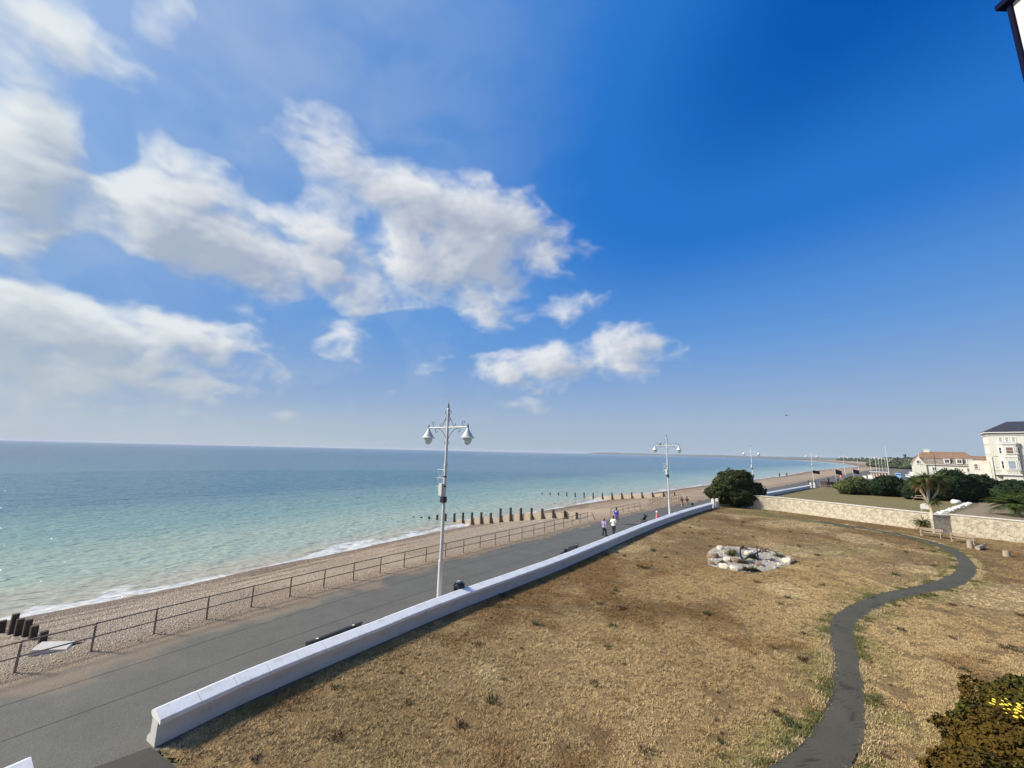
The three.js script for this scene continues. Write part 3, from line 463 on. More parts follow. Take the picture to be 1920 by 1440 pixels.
// ---------------------------------------------------------------- railings
function railing(pts, label, gap = 1.82, bentEnd = false, H = 0.98, y0 = 0) {
  const C = polyline(pts), t = thing('railing', label, 'railing', [0, 0, 0], 0, 'two bar railings along the beach'), n = Math.round(C.L / gap), q = C.L / n;
  const post = joinGeo([cyl(0.036, 0.042, H, 0, -0.25, 0, 8).scale(1, 1.25, 1), ball(0.062, 0, H, 0, 1, 0.85, 1, 8), ball(0.056, 0, H * 0.52, 0, 1, 0.9, 1, 8), cyl(0.07, 0.09, 0.05, 0, -0.02, 0, 8)]);
  const tops = [];
  for (let i = 0; i <= n; i++) { const p = C.at(i * q), m = part('post', post, mRail, t), ln = 0.04 * (hash3(i, 8, n) - 0.5); m.position.set(p.x, y0, p.z); m.rotation.set(ln, 0, ln * 0.7); tops.push([p.x, p.z]); if (bentEnd && i === n) { m.rotation.set(0.2, 0, 0.42); } }
  for (const y of [H, H * 0.52]) { const k = bentEnd ? tops.slice(0, -1) : tops; part(y === H ? 'top_rail' : 'middle_rail', [tube(k.map(([x, z]) => [x, y0 + y, z]), 0.026, k.length * 3, 7)], mRail, t); }
  return t;
}
railing([[-24.5, -2.6], [-16.71, -14.82], [-13.4, -19.6], [-9.03, -25.45], [-4.34, -31.15], [2.5, -39.3], [7.84, -46.0], [10.3, -49.1]], 'long rusty railing beside the near beach, its far end post bent over', 1.84, true);
railing([[12.9, -51.7], [15.8, -55.2], [18.9, -58.7]], 'short railing section behind the man in blue', 1.9);
railing([[21.3, -62.4], [24.1, -67.2], [27.2, -71.8]], 'railing of the beach ramp behind the second lamp, nearer line', 1.8, false, 1.0, -0.25);
railing([[25.2, -65.0], [27.8, -68.8], [31, -73.2]], 'railing of the beach ramp behind the walking couple, farther line', 1.8, false, 1.05, -0.1);

// ---------------------------------------------------------------- groynes
function beachHeight(x, z) { // nearest fit on the ruled beach surface
  let best = 1e9, y = 0; for (let i = 0; i <= 220; i++) { const u = 0.03 + i / 220 * 0.5, e = at01(edgeC, u), s = at01(shoreC, u), dx = s[0] - e[0], dz = s[1] - e[1], t = ((x - e[0]) * dx + (z - e[1]) * dz) / (dx * dx + dz * dz), d = Math.hypot(x - e[0] - dx * t, z - e[1] - dz * t); if (d < best) { best = d; y = beachY(u, clamp(t, 0, 1.5), x, z); } } return y;
}
function groyne(A, B, tops, label, boards, thick) {
  const t = thing('groyne', label, 'groyne', [0, 0, 0], 0, 'timber groynes across the beach'), n = tops.length, turn = Math.atan2(B[0] - A[0], B[1] - A[1]), P = [];
  tops.forEach((top, i) => {
    const k = i / (n - 1), x = mix(A[0], B[0], k), z = mix(A[1], B[1], k), y = beachHeight(x, z), lo = Math.min(y, SEA_Y) - 0.4; P.push([x, y, z]);
    const hgt = top - lo, g = bev(thick, thick, hgt, 0.03).rotateX(-Math.PI / 2).translate(0, hgt / 2, 0), m = part('post', g, mTimber, t); m.position.set(x, lo, z); m.rotation.set(0.03 * (hash3(i, 1, 1) - 0.5), turn + 0.2 * (hash3(i, 2, 1) - 0.5), 0.05 * (hash3(i, 3, 1) - 0.5));
    if (top - y > 0.9) { const b = part('brace', [rod([x + 0.34, y - 0.2, z + 0.3], [x + 0.05, y + 0.62, z + 0.05], thick * 0.42, thick * 0.4, 6)], mTimber, t); }
  });
  for (let i = 0; i + 1 < n; i++) { if (i < boards[0] || i >= boards[1]) continue; const a = P[i], b = P[i + 1], L = Math.hypot(b[0] - a[0], b[2] - a[2]);
    for (let k = 0; k < 5; k++) { if (hash3(i, k, 4) > 0.82 && k === 4) continue; const ya = a[1] - 0.02 + k * 0.2, yb = b[1] - 0.02 + k * 0.2; const m = part('plank', new THREE.BoxGeometry(0.07, 0.185, L * 0.99), mPlank, t); m.position.set((a[0] + b[0]) / 2 - 0.08, (ya + yb) / 2, (a[2] + b[2]) / 2 - 0.1); m.rotation.set(-Math.atan2(yb - ya, L), Math.atan2(b[0] - a[0], b[2] - a[2]), 0, 'YXZ'); } }
  return t;
}
groyne([-18.75, -17.5], [-26, -21.6], [0.2, 0.16, 0.12, -0.1, -0.16, -0.65, -1.1, -1.5], 'dark timber groyne posts at the bottom left behind the railing', [9, 9], 0.22);
groyne([8.4, -50.6], [-14.8, -63.5], [0.55, 0.62, 0.62, 0.6, 0.55, 0.42, 0.35, 0.1, -0.62, -0.7, -0.85, -1.0, -1.25, -1.45, -1.75, -2.15, -2.35, -2.42], 'middle timber groyne with pale planks and tall dark posts', [0, 12], 0.26);
groyne([34.5, -84.5], [8.2, -101.5], [0.2, 0.1, -0.1, -0.25, -0.4, -0.7, -0.85, -1.0, -1.15, -1.3, -1.45, -1.6, -1.8, -2.0, -2.2], 'distant groyne of small posts running into the sea', [1, 9], 0.24);
{ const t = thing('concrete_block', 'pale concrete slab beside the near groyne, half sunk in shingle', 'concrete block', [-17.55, -0.2, -16.75], 0.5); part('slab', [bev(1.0, 0.42, 0.75, 0.03, 0, 0, 0).rotateZ(-0.16)], mConc, t); part('rusty_pipe', [rod([0.45, 0.02, -0.2], [0.75, -0.02, -0.25], 0.12, 0.12, 10)], mTimber, t); }

// ---------------------------------------------------------------- lamp posts
function lampPost(label, detail) {
  const t = thing('lamp_post', label, 'lamp post', [0, 0, 0], 0, 'white double lamp posts along the promenade');
  part('column', [lathe([[0.0, 0], [0.17, 0], [0.17, 0.12], [0.13, 0.2], [0.118, 2.0], [0.13, 2.04], [0.13, 2.12], [0.09, 2.2], [0.082, 5.0], [0.078, 6.9], [0.1, 6.92], [0.1, 7.05], [0.07, 7.1], [0.07, 9.9], [0.085, 9.93], [0.085, 10.05], [0.05, 10.12]], 16)], mLampWhite, t);
  part('finial', [lathe([[0.05, 10.1], [0.06, 10.16], [0.03, 10.24], [0.045, 10.3], [0.012, 10.4], [0, 10.55]], 10)], mIron, t);
  part('crossarm', [rod([-1.5, 9.04, 0], [1.5, 9.04, 0], 0.04, 0.04, 8)], mLampWhite, t);
  for (const s of [-1, 1]) {
    const l = part('lantern', [lathe([[0.04, 9.04], [0.06, 8.98], [0.1, 8.86], [0.2, 8.7], [0.27, 8.6], [0.29, 8.53], [0.39, 8.48], [0.4, 8.465], [0.3, 8.475], [0.2, 8.48]], 18).translate(s * 1.52, 0, 0)], mLampWhite, t);
    part('glass_bowl', [lathe([[0.24, 8.47], [0.235, 8.36], [0.19, 8.22], [0.1, 8.12], [0, 8.09]], 16).translate(s * 1.52, 0, 0)], mGlassBowl, l);
    part('cap', [lathe([[0.05, 9.0], [0.06, 9.06], [0.03, 9.1], [0.035, 9.16], [0, 9.25]], 8).translate(s * 1.52, 0, 0)], mIron, l);
    if (detail) {
      part('scroll', [tube([[s * 0.08, 9.92, 0], [s * 0.2, 9.96, 0], [s * 0.22, 9.85, 0], [s * 0.1, 9.75, 0], [s * 0.3, 9.35, 0], [s * 0.5, 9.1, 0], [s * 0.62, 9.2, 0], [s * 0.56, 9.25, 0]], 0.014, 40),
        tube([[s * 0.08, 9.55, 0], [s * 0.16, 9.5, 0], [s * 0.12, 9.4, 0], [s * 0.08, 9.45, 0]], 0.012, 16), tube([[s * 1.2, 9.08, 0], [s * 1.1, 9.3, 0], [s * 1.22, 9.38, 0], [s * 1.28, 9.28, 0], [s * 1.2, 9.24, 0]], 0.012, 20)], mIron, t);
      part('bracket', [tube([[s * 0.07, 8.4, 0], [s * 0.2, 8.62, 0], [s * 0.55, 8.92, 0], [s * 0.85, 9.0, 0], [s * 0.98, 8.85, 0], [s * 0.85, 8.76, 0], [s * 0.8, 8.85, 0]], 0.014, 40), tube([[s * 0.07, 8.3, 0], [s * 0.18, 8.25, 0], [s * 0.16, 8.14, 0], [s * 0.1, 8.2, 0]], 0.012, 16)], mIron, t);
    }
  }
  for (const y of [6.35, 5.85]) part('band', [cyl(0.088, 0.088, 0.08, 0, y, 0, 14)], mBlack, t);
  part('control_box', [bev(0.26, 0.34, 0.62, 0.02).rotateX(Math.PI / 2).translate(-0.12, 5.72, 0.05)], mLampWhite, t);
  part('junction_box', [box(0.24, 0.3, 0.26, 0, 5.2, 0.04)], mBlack, t);
  if (detail) for (let k = 0; k < 3; k++) { const y = 6.75 - k * 0.45; part('banner_frame', [rod([-0.07, y, 0], [-0.62, y, 0], 0.014), rod([-0.62, y, 0], [-0.36, y - 0.43, 0], 0.012), rod([-0.1, y - 0.02, 0], [-0.4, y - 0.43, 0], 0.012), rod([-0.62, y, -0.12], [-0.62, y, 0.12], 0.012)], mLampWhite, t); }
  return t;
}
{
  const L = [[-3.5, -21.75, 'tall white double lamp post in the foreground beside the litter bin'], [20.25, -51.4, 'white double lamp post right of the seated woman and pushchair'], [56.1, -92.6, 'white lamp post rising behind the dark bush'], [107.5, -142, 'white lamp post behind the two far gate pillars'], [160, -191, 'white lamp post beside the left dark banner on the far beach'], [212, -243, 'white lamp post between the two dark banners']];
  const R = [[168, -186], [194, -211.5], [216, -233.5], [250, -268], [290, -308], [345, -364]].map((p, i) => [...p, ['first', 'second', 'third', 'fourth', 'fifth', 'last'][i] + ' lamp post from the left in the far row by the kiosk']);
  const near = lampPost(L[0][2], true), plain = lampPost(L[1][2], true); near.position.set(L[0][0], 0, L[0][1]); near.rotation.y = -0.64; plain.position.set(L[1][0], 0, L[1][1]); plain.rotation.y = -0.7;
  const rest = [...L.slice(2), ...R], simple = lampPost(rest[0][2], false); rest.forEach(([x, z, l], i) => { if (!i) { simple.position.set(x, 0, z); simple.rotation.y = -0.78; } else copy(simple, l, [x, 0, z], -0.78); });
}

// ---------------------------------------------------------------- things on the promenade
{ // litter bin: eight-sided, slotted hood
  const t = thing('litter_bin', 'black litter bin with hooded openings beside the near lamp post', 'bin', [-2.5, 0, -21.85], 0.3);
  part('body', [new THREE.CylinderGeometry(0.29, 0.33, 0.68, 8).translate(0, 0.38, 0)], mBlack, t); part('foot', [new THREE.CylinderGeometry(0.27, 0.3, 0.06, 8).translate(0, 0.03, 0)], mBlack, t);
  part('band', [new THREE.CylinderGeometry(0.305, 0.305, 0.03, 8).translate(0, 0.7, 0)], mGold, t); part('band', [new THREE.CylinderGeometry(0.322, 0.325, 0.035, 8).translate(0, 0.56, 0)], mGold, t);
  for (let k = 0; k < 4; k++) part('hood_post', [box(0.09, 0.24, 0.09, 0.24 * Math.cos(k * 1.571 + 0.39), 0.84, 0.24 * Math.sin(k * 1.571 + 0.39), 0, -(k * 1.571 + 0.39), 0)], mBlack, t);
  part('hood', [new THREE.CylinderGeometry(0.2, 0.31, 0.12, 8).translate(0, 1.0, 0), new THREE.CylinderGeometry(0.31, 0.3, 0.05, 8).translate(0, 0.93, 0)], mBlack, t);
  part('liner', [new THREE.CylinderGeometry(0.12, 0.2, 0.16, 8).translate(0, 0.82, 0)], mBlack, t); part('ashtray', [new THREE.CylinderGeometry(0.1, 0.12, 0.06, 8).translate(-0.04, 1.09, 0)], mPale, t);
}
function promBench(x, z, turn, len, label) {
  const t = thing('promenade_bench', label, 'bench', [x, 0, z], turn, 'black benches backed on to the white wall');
  t.scale.y = 0.84;
  for (let k = 0; k < 3; k++) part('seat_slat', [bev(0.1, 0.035, len, 0.006, -0.42 + k * 0.115, 0.44, 0)], mBlack, t);
  for (let k = 0; k < 2; k++) part('back_slat', [bev(0.035, 0.11, len, 0.006, -0.09 + k * 0.03, 0.64 + k * 0.135, 0)], mBlack, t);
  part('top_board', [bev(0.14, 0.03, len, 0.006, -0.03, 0.86, 0)], mBlack, t);
  for (const s of [-0.38, 0.38]) { part('leg', [box(0.06, 0.44, 0.06, -0.4, 0.22, s * len), box(0.06, 0.84, 0.06, -0.02, 0.42, s * len), box(0.42, 0.05, 0.06, -0.22, 0.41, s * len)], mBlack, t); part('plaque', [box(0.09, 0.008, 0.09, -0.03, 0.88, s * len * 0.85)], mPale, t); }
}
promBench(-6.62, -16.72, -0.63, 2.3, 'black bench behind the wall near the bottom left, two pale plaques on top');
promBench(4.9, -31.75, -0.66, 2.2, 'black bench behind the wall left of the walkers');

// ---------------------------------------------------------------- people
const MCs = {};
function sdfMesh(bones, lo, hi, res, blend = 0.035) { // bones: [a, b, ra, rb, squash]
  const mc = MCs[res] || (MCs[res] = new MarchingCubes(res, mBlack, false, false, 60000)); mc.isolation = 0; mc.reset();
  const c = lo.map((v, i) => (v + hi[i]) / 2), h = lo.map((v, i) => (hi[i] - v) / 2), N = res, half = N / 2;
  for (let z = 0; z < N; z++) for (let y = 0; y < N; y++) for (let x = 0; x < N; x++) {
    const X = c[0] + (x - half) / half * h[0], Y = c[1] + (y - half) / half * h[1], Z = c[2] + (z - half) / half * h[2]; let d = 9;
    for (const [a, b, ra, rb] of bones) { const bx = b[0] - a[0], by = b[1] - a[1], bz = b[2] - a[2], px = X - a[0], py = Y - a[1], pz = Z - a[2], l = bx * bx + by * by + bz * bz, t = l > 0 ? clamp((px * bx + py * by + pz * bz) / l) : 0, e = Math.hypot(px - bx * t, py - by * t, pz - bz * t) - mix(ra, rb, t); if (e - d > blend * 2) continue; const k = clamp(0.5 + 0.5 * (e - d) / blend); d = mix(e, d, k) - blend * k * (1 - k); }
    mc.field[x + y * N + z * N * N] = -d;
  }
  mc.update();
  let g = new THREE.BufferGeometry(); const n = mc.count ?? mc.geometry.drawRange.count, p = new Float32Array(n * 3); for (let i = 0; i < n; i++) for (let k = 0; k < 3; k++) p[i * 3 + k] = c[k] + mc.positionArray[i * 3 + k] * h[k];
  g.setAttribute('position', new THREE.BufferAttribute(p, 3)); g = mergeVertices(g, 1e-4); g.computeVertexNormals();
  return g;
}
const lerpP = (a, b, t) => a.map((v, i) => mix(v, b[i], t));
function person(o) { // faces +z; stands on y = 0
  const t = thing('person', o.label, 'person', [o.x, o.y || 0, o.z], o.turn, o.group), s = o.stride ?? 0.22, w = o.wide || 1, res = o.res || 52, sit = o.sit;
  const hip = sit ? 0.5 : 0.93, up = hip - 0.93, J = { pel: [0, hip, 0], che: [0, 1.3 + up, 0.01], neck: [0, 1.47 + up, 0.0], head: [0, 1.64 + up, 0.03] };
  const leg = (sd, f) => sit ? { hip: [sd * 0.09, hip, 0], knee: [sd * 0.11, 0.48, 0.42], ank: [sd * 0.11, 0.09, 0.46], toe: [sd * 0.12, 0.04, 0.62] } : { hip: [sd * 0.09, 0.92, 0], knee: [sd * 0.1, 0.5, f > 0 ? f * 0.75 : f * 0.15 + 0.05], ank: [sd * 0.09, 0.09 + (f < 0 ? 0.06 : 0), f], toe: [sd * 0.11, 0.035 + (f < 0 ? 0.01 : 0.0), f + 0.17] };
  const arm = (sd, f, b) => ({ sh: [sd * 0.19 * (0.6 + 0.4 * w), 1.41 + up, 0], el: [sd * 0.25 * (0.6 + 0.4 * w), 1.14 + up, -0.05 + f * 0.4], wr: [sd * (b ? 0.16 : 0.25), (b ? 1.12 : 0.9) + up, f * 0.9 + (b ? 0.28 : 0.08)] });
  const L = leg(-1, s), Rl = leg(1, -s), A = arm(-1, -s, o.bend), B = arm(1, s, o.bend);
  const torso = [[[-0.06, hip, 0], [0.06, hip, 0], 0.125 * w, 0.125 * w], [J.pel, lerpP(J.pel, J.che, 0.55), 0.125 * w, 0.125 * w], [lerpP(J.pel, J.che, 0.5), J.che, 0.125 * w, 0.125 * w], [[-0.13, 1.38 + up, 0], [0.13, 1.38 + up, 0], 0.085, 0.085], [[-0.05, 1.27 + up, 0.03], [0.05, 1.27 + up, 0.03], 0.12 * w, 0.12 * w]];
  const legs = [L, Rl].flatMap((l) => [[l.hip, l.knee, 0.095 * w, 0.062], [l.knee, l.ank, 0.06, 0.04]]), feet = [L, Rl].map((l) => [l.ank, l.toe, 0.042, 0.032]);
  const ups = [A, B].map((a) => [a.sh, a.el, 0.056, 0.042]), fore = [A, B].map((a) => [a.el, a.wr, 0.041, 0.03]);
  const head = [[J.neck, J.head, 0.055, 0.05], [[0, 1.66 + up, 0.0], [0, 1.68 + up, 0.01], 0.098, 0.094], [[0, 1.6 + up, 0.04], [0, 1.63 + up, 0.05], 0.06, 0.07], [[0, 1.645 + up, 0.115], [0, 1.62 + up, 0.128], 0.012, 0.018], [[-0.095, 1.65 + up, 0], [-0.098, 1.62 + up, 0], 0.02, 0.016], [[0.095, 1.65 + up, 0], [0.098, 1.62 + up, 0], 0.02, 0.016]];
  const palms = [A, B].map((a) => [a.wr, [a.wr[0], a.wr[1] - 0.075, a.wr[2] + 0.02], 0.03, 0.034]), fingers = [];
  [A, B].forEach((a, q) => { const sd = q ? 1 : -1, k = [a.wr[0], a.wr[1] - 0.09, a.wr[2] + 0.02]; for (let f = 0; f < 4; f++) { const z = k[2] - 0.03 + f * 0.02, l = [0.055, 0.068, 0.075, 0.065][f]; fingers.push(rod([k[0], k[1], z], [k[0] - sd * 0.008, k[1] - l * 0.55, z + 0.006], 0.01, 0.009, 6), rod([k[0] - sd * 0.008, k[1] - l * 0.55, z + 0.006], [k[0] - sd * 0.026, k[1] - l, z + 0.01], 0.009, 0.007, 6)); } fingers.push(rod([k[0] - sd * 0.01, k[1] + 0.05, k[2] + 0.03], [k[0] - sd * 0.03, k[1] + 0.0, k[2] + 0.055], 0.011, 0.009, 6)); });
  const lo = [-0.42, -0.02, -0.55], hi = [0.42, 1.86 + up, 0.72];
  const skin = mat(o.skin || [0.5, 0.31, 0.22], 0.6);
  part('body', [sdfMesh([...torso, ...legs, ...feet, ...ups, ...fore, ...head, ...palms], lo, hi, res, 0.03), ...fingers], skin, t);
  const puff = (b, e) => b.map(([a, c, ra, rb]) => [a, c, ra + e, rb + e]), cut = (b, k) => b.map(([a, c, ra, rb]) => [a, lerpP(a, c, k), ra, mix(ra, rb, k)]);
  part('top', sdfMesh([...puff(torso.slice(0), 0.022), ...puff(o.sleeve ? [...ups, ...cut(fore, 0.85)] : cut(ups, 0.75), 0.02), ...(o.sleeve ? [] : [])], lo, hi, res, 0.03), mat(o.top, 0.85), t);
  if (o.shorts) part('shorts', sdfMesh(puff([torso[0], ...cut([legs[0], legs[2]], 0.85)], 0.026), lo, hi, res, 0.03), mat(o.legs, 0.85), t);
  else part('trousers', sdfMesh([...puff([torso[0]], 0.016), ...puff(legs.map((l, i) => i % 2 ? [l[0], lerpP(l[0], l[1], 0.92), l[2], l[3] + 0.018] : l), 0.02)], lo, hi, res, 0.025), mat(o.legs, 0.85), t);
  part('shoes', sdfMesh(puff(feet.map(([a, b, c, d]) => [[a[0], a[1] - 0.035, a[2] - 0.02], b, 0.046, 0.036]), 0.008), lo, [hi[0], 0.4, hi[2]], 40, 0.01), mat(o.shoes || [0.05, 0.05, 0.05], 0.7), t);
  part('hair', sdfMesh([[[0, 1.7 + up, -0.02], [0, 1.72 + up, 0.0], 0.102, 0.1], [[0, 1.66 + up, -0.05], [0, (o.long ? 1.5 : 1.58) + up, -0.055], 0.085, o.long ? 0.07 : 0.06]], [-0.2, 1.35 + up, -0.25], [0.2, 1.9 + up, 0.25], 32, 0.02), mat(o.hair || [0.05, 0.035, 0.025], 0.7), t);
  part('eyes', [ball(0.012, -0.034, 1.66 + up, 0.094, 1, 0.7, 0.6, 6), ball(0.012, 0.034, 1.66 + up, 0.094, 1, 0.7, 0.6, 6)], mat([0.04, 0.03, 0.03], 0.3), t);
  t.scale.setScalar(o.scale || 0.98); return t;
}
const PROM = Math.atan2(0.65, -0.76); // facing along the promenade, away
person({ label: 'woman in lilac top and black trousers walking away on the promenade', x: 9.25, z: -39.75, turn: PROM, top: [0.34, 0.26, 0.5], legs: [0.015, 0.015, 0.02], shoes: [0.03, 0.03, 0.03], long: true, hair: [0.14, 0.08, 0.045], wide: 1.15, scale: 0.92, stride: 0.2 });
person({ label: 'man in white t-shirt and navy trousers walking on the promenade', x: 10.35, z: -40.5, turn: PROM + 0.1, top: [0.8, 0.8, 0.7], legs: [0.02, 0.025, 0.06], hair: [0.05, 0.035, 0.03], wide: 1.12, stride: -0.14, scale: 0.98 });
{
  const t = person({ label: 'man in blue sweatshirt and shorts walking away ahead of the others', x: 12.2, z: -46.3, turn: PROM - 0.1, top: [0.03, 0.025, 0.36], legs: [0.16, 0.16, 0.26], shorts: true, sleeve: true, shoes: [0.75, 0.75, 0.75], hair: [0.04, 0.03, 0.03], wide: 1.15, stride: 0.18, scale: 1.0 });
  part('back_print', [box(0.22, 0.028, 0.006, 0, 1.4, -0.135), box(0.17, 0.028, 0.006, 0, 1.355, -0.145)], mat([0.75, 0.75, 0.75], 0.8), t);
}
person({ label: 'woman with white hair in pink top seated behind the wall beside the pushchair', x: 17.2, z: -47.4, turn: PROM - 1.2, y: 0.02, top: [0.5, 0.16, 0.2], legs: [0.06, 0.06, 0.08], sit: true, sleeve: true, hair: [0.7, 0.68, 0.64], wide: 1.1, stride: 0.0, bend: true, scale: 1.0 });
person({ label: 'left one of the couple in dark tops on the far promenade', x: 26.35, z: -61.9, turn: PROM, top: [0.05, 0.02, 0.025], legs: [0.35, 0.24, 0.18], shorts: true, hair: [0.03, 0.02, 0.02], stride: 0.18, scale: 0.9, res: 44 });
person({ label: 'right one of the couple in dark tops, next to the pram', x: 27.2, z: -62.1, turn: PROM, top: [0.07, 0.02, 0.035], legs: [0.4, 0.28, 0.22], shorts: true, hair: [0.04, 0.03, 0.02], stride: -0.16, bend: true, scale: 0.92, res: 44 });
{
  const spots = [[106.4, -134.1, 'distant walker in black with a round hat on the pale far promenade', [0.02, 0.02, 0.025], PROM], [108.2, -132.4, 'distant walker in black right of the round hatted one', [0.015, 0.015, 0.015], PROM + 3], [84.5, -113.6, 'distant person in dark clothes left of the far pillars', [0.03, 0.03, 0.03], 1], [87.2, -114.8, 'distant person in dark clothes just right of the far pillars', [0.04, 0.03, 0.03], 2]];
  for (const [x, z, label, top, turn] of spots) person({ label, x, z, turn, top, legs: [0.02, 0.02, 0.025], res: 36, scale: 1.0, stride: 0.15, sleeve: true, group: 'distant walkers' });
  for (const [x, z, label] of [[116.6, -168.8, 'tiny bather in dark clothes standing at the far waterline'], [111, -165, 'tiny bather crouching low at the far waterline']]) person({ label, x, z, y: beachHeight(x, z), turn: -0.8, top: [0.03, 0.03, 0.04], legs: [0.03, 0.03, 0.03], res: 36, stride: 0.05, scale: 1.0, group: 'distant bathers' });
}
function wheel(r, w, x, y, z) { return [new THREE.TorusGeometry(r - w * 0.4, w * 0.4, 8, 18).rotateY(Math.PI / 2).translate(x, y, z)]; }
function pushchair(x, z, turn, label, scale = 1) {
  const t = thing('pushchair', label, 'pushchair', [x, 0, z], turn); t.scale.setScalar(scale);
  part('frame', [rod([-0.24, 0.16, 0.38], [-0.24, 0.62, 0], 0.014), rod([0.24, 0.16, 0.38], [0.24, 0.62, 0], 0.014), rod([-0.24, 0.62, 0], [-0.24, 1.05, -0.42], 0.014), rod([0.24, 0.62, 0], [0.24, 1.05, -0.42], 0.014), rod([-0.24, 0.16, -0.34], [-0.24, 0.62, 0], 0.014), rod([0.24, 0.16, -0.34], [0.24, 0.62, 0], 0.014), rod([-0.24, 0.16, -0.34], [0.24, 0.16, -0.34], 0.012)], mDarkGrey, t);
  part('handle', [rod([-0.25, 1.05, -0.42], [0.25, 1.05, -0.42], 0.02)], mBlack, t);
  part('seat', [box(0.42, 0.07, 0.36, 0, 0.5, 0.1), box(0.42, 0.5, 0.06, 0, 0.72, -0.13, -0.35, 0, 0)], mBlack, t);
  part('hood', [new THREE.SphereGeometry(0.3, 14, 8, 0, Math.PI * 2, 0, Math.PI * 0.45).scale(0.8, 0.8, 1).rotateX(-0.5).translate(0, 0.86, -0.12)], mBlack, t);
  part('basket', [box(0.36, 0.16, 0.46, 0, 0.27, -0.02)], mDarkGrey, t);
  for (const [a, b] of [[-0.25, 0.4], [0.25, 0.4], [-0.26, -0.36], [0.26, -0.36]]) { const w = part('wheel', wheel(0.13, 0.05, a, 0.13, b), mBlack, t); part('hub', [new THREE.CylinderGeometry(0.03, 0.03, 0.05, 8).rotateZ(Math.PI / 2).translate(a, 0.13, b)], mPale, w); }
  return t;
}
pushchair(15.35, -46.55, PROM + 1.2, 'black pushchair parked beside the seated woman');
pushchair(28.2, -62.5, PROM, 'low black pram beside the distant couple', 0.62);

// ---------------------------------------------------------------- benches and logs by the stone wall
function gardenBench(x, z, turn, label) {
  const t = thing('garden_bench', label, 'bench', [x, 0, z], turn, 'wooden benches below the stone wall'), len = 1.75;
  for (let k = 0; k < 3; k++) part('seat_slat', [bev(len, 0.045, 0.13, 0.008, 0, 0.42, -0.2 + k * 0.15)], mBench, t);
  for (let k = 0; k < 2; k++) part('back_slat', [bev(len, 0.13, 0.04, 0.008, 0, 0.62 + k * 0.16, -0.3 - k * 0.03)], mBench, t);
  for (const s of [-0.72, 0.72]) { part('leg', [box(0.08, 0.42, 0.08, s, 0.2, 0.14), box(0.08, 0.86, 0.08, s, 0.42, -0.33)], mBench, t); part('armrest', [box(0.09, 0.05, 0.5, s, 0.62, -0.08), box(0.07, 0.22, 0.07, s, 0.51, 0.14)], mBench, t); }
  return t;
}
gardenBench(44.15, -42.9, -1.0, 'pale wooden bench in front of the palm trunk'); gardenBench(44.35, -40.15, -1.0, 'pale wooden bench between the palm bench and the log seat');
const stump = (x, z, h, r, label) => { const t = thing('log_stump', label, 'log', [x, 0, z], 0.6, 'grey upright logs on the lawn'), g = new THREE.CylinderGeometry(r * 0.86, r, h + 0.1, 14, 4).translate(0, h / 2 - 0.05, 0), p = g.attributes.position; for (let i = 0; i < p.count; i++) { const a = Math.atan2(p.getZ(i), p.getX(i)), k = 1 + 0.12 * (noise3(Math.cos(a) * 2 + x, p.getY(i) * 2, Math.sin(a) * 2) - 0.5) * 2; p.setX(i, p.getX(i) * k); p.setZ(i, p.getZ(i) * k); } g.computeVertexNormals(); part('bark', [g], mBark, t); part('sawn_top', [new THREE.CylinderGeometry(r * 0.8, r * 0.84, 0.03, 14).translate(0, h + 0.012, 0)], mBench, t); return t; };
stump(42.7, -38.1, 0.62, 0.22, 'taller upright log at the end of the wooden benches'); stump(42.3, -35.1, 0.42, 0.23, 'short grey log alone on the lawn near the right edge');
{ const t = thing('fallen_log', 'rough log lying between the bench and the upright log', 'log', [43.0, 0.16, -37.6], 0.5); part('bark', [new THREE.CylinderGeometry(0.17, 0.2, 1.5, 10).rotateZ(Math.PI / 2)], mBark, t); part('sawn_end', [new THREE.CylinderGeometry(0.16, 0.16, 0.02, 10).rotateZ(Math.PI / 2).translate(0.76, 0, 0)], mBench, t); }

// ---------------------------------------------------------------- rockery with an anchor
const mound = (x, z) => 0.12 * smooth(3.6, 0.4, Math.hypot((x - 18.4) * 0.85, z + 32.3)) * smooth(0, 0.9, inside(x, z, ROCKERY) ? distPoly(x, z, [...ROCKERY, ROCKERY[0]]) : 0);
const rockGeo = (seed, n = 2) => { const g = new THREE.IcosahedronGeometry(1, n), p = g.attributes.position; for (let i = 0; i < p.count; i++) { const v = new THREE.Vector3().fromBufferAttribute(p, i), k = 0.72 + 0.55 * fbm3(v.x * 1.2 + seed * 7, v.y * 1.2, v.z * 1.2 + seed, 3); const q = 0.86; v.set(Math.sign(v.x) * Math.min(Math.abs(v.x), q), Math.min(v.y, q * 0.8), Math.sign(v.z) * Math.min(Math.abs(v.z), q)).multiplyScalar(k); p.setXYZ(i, v.x, Math.max(v.y, -0.5), v.z); } g.computeVertexNormals(); return g; };
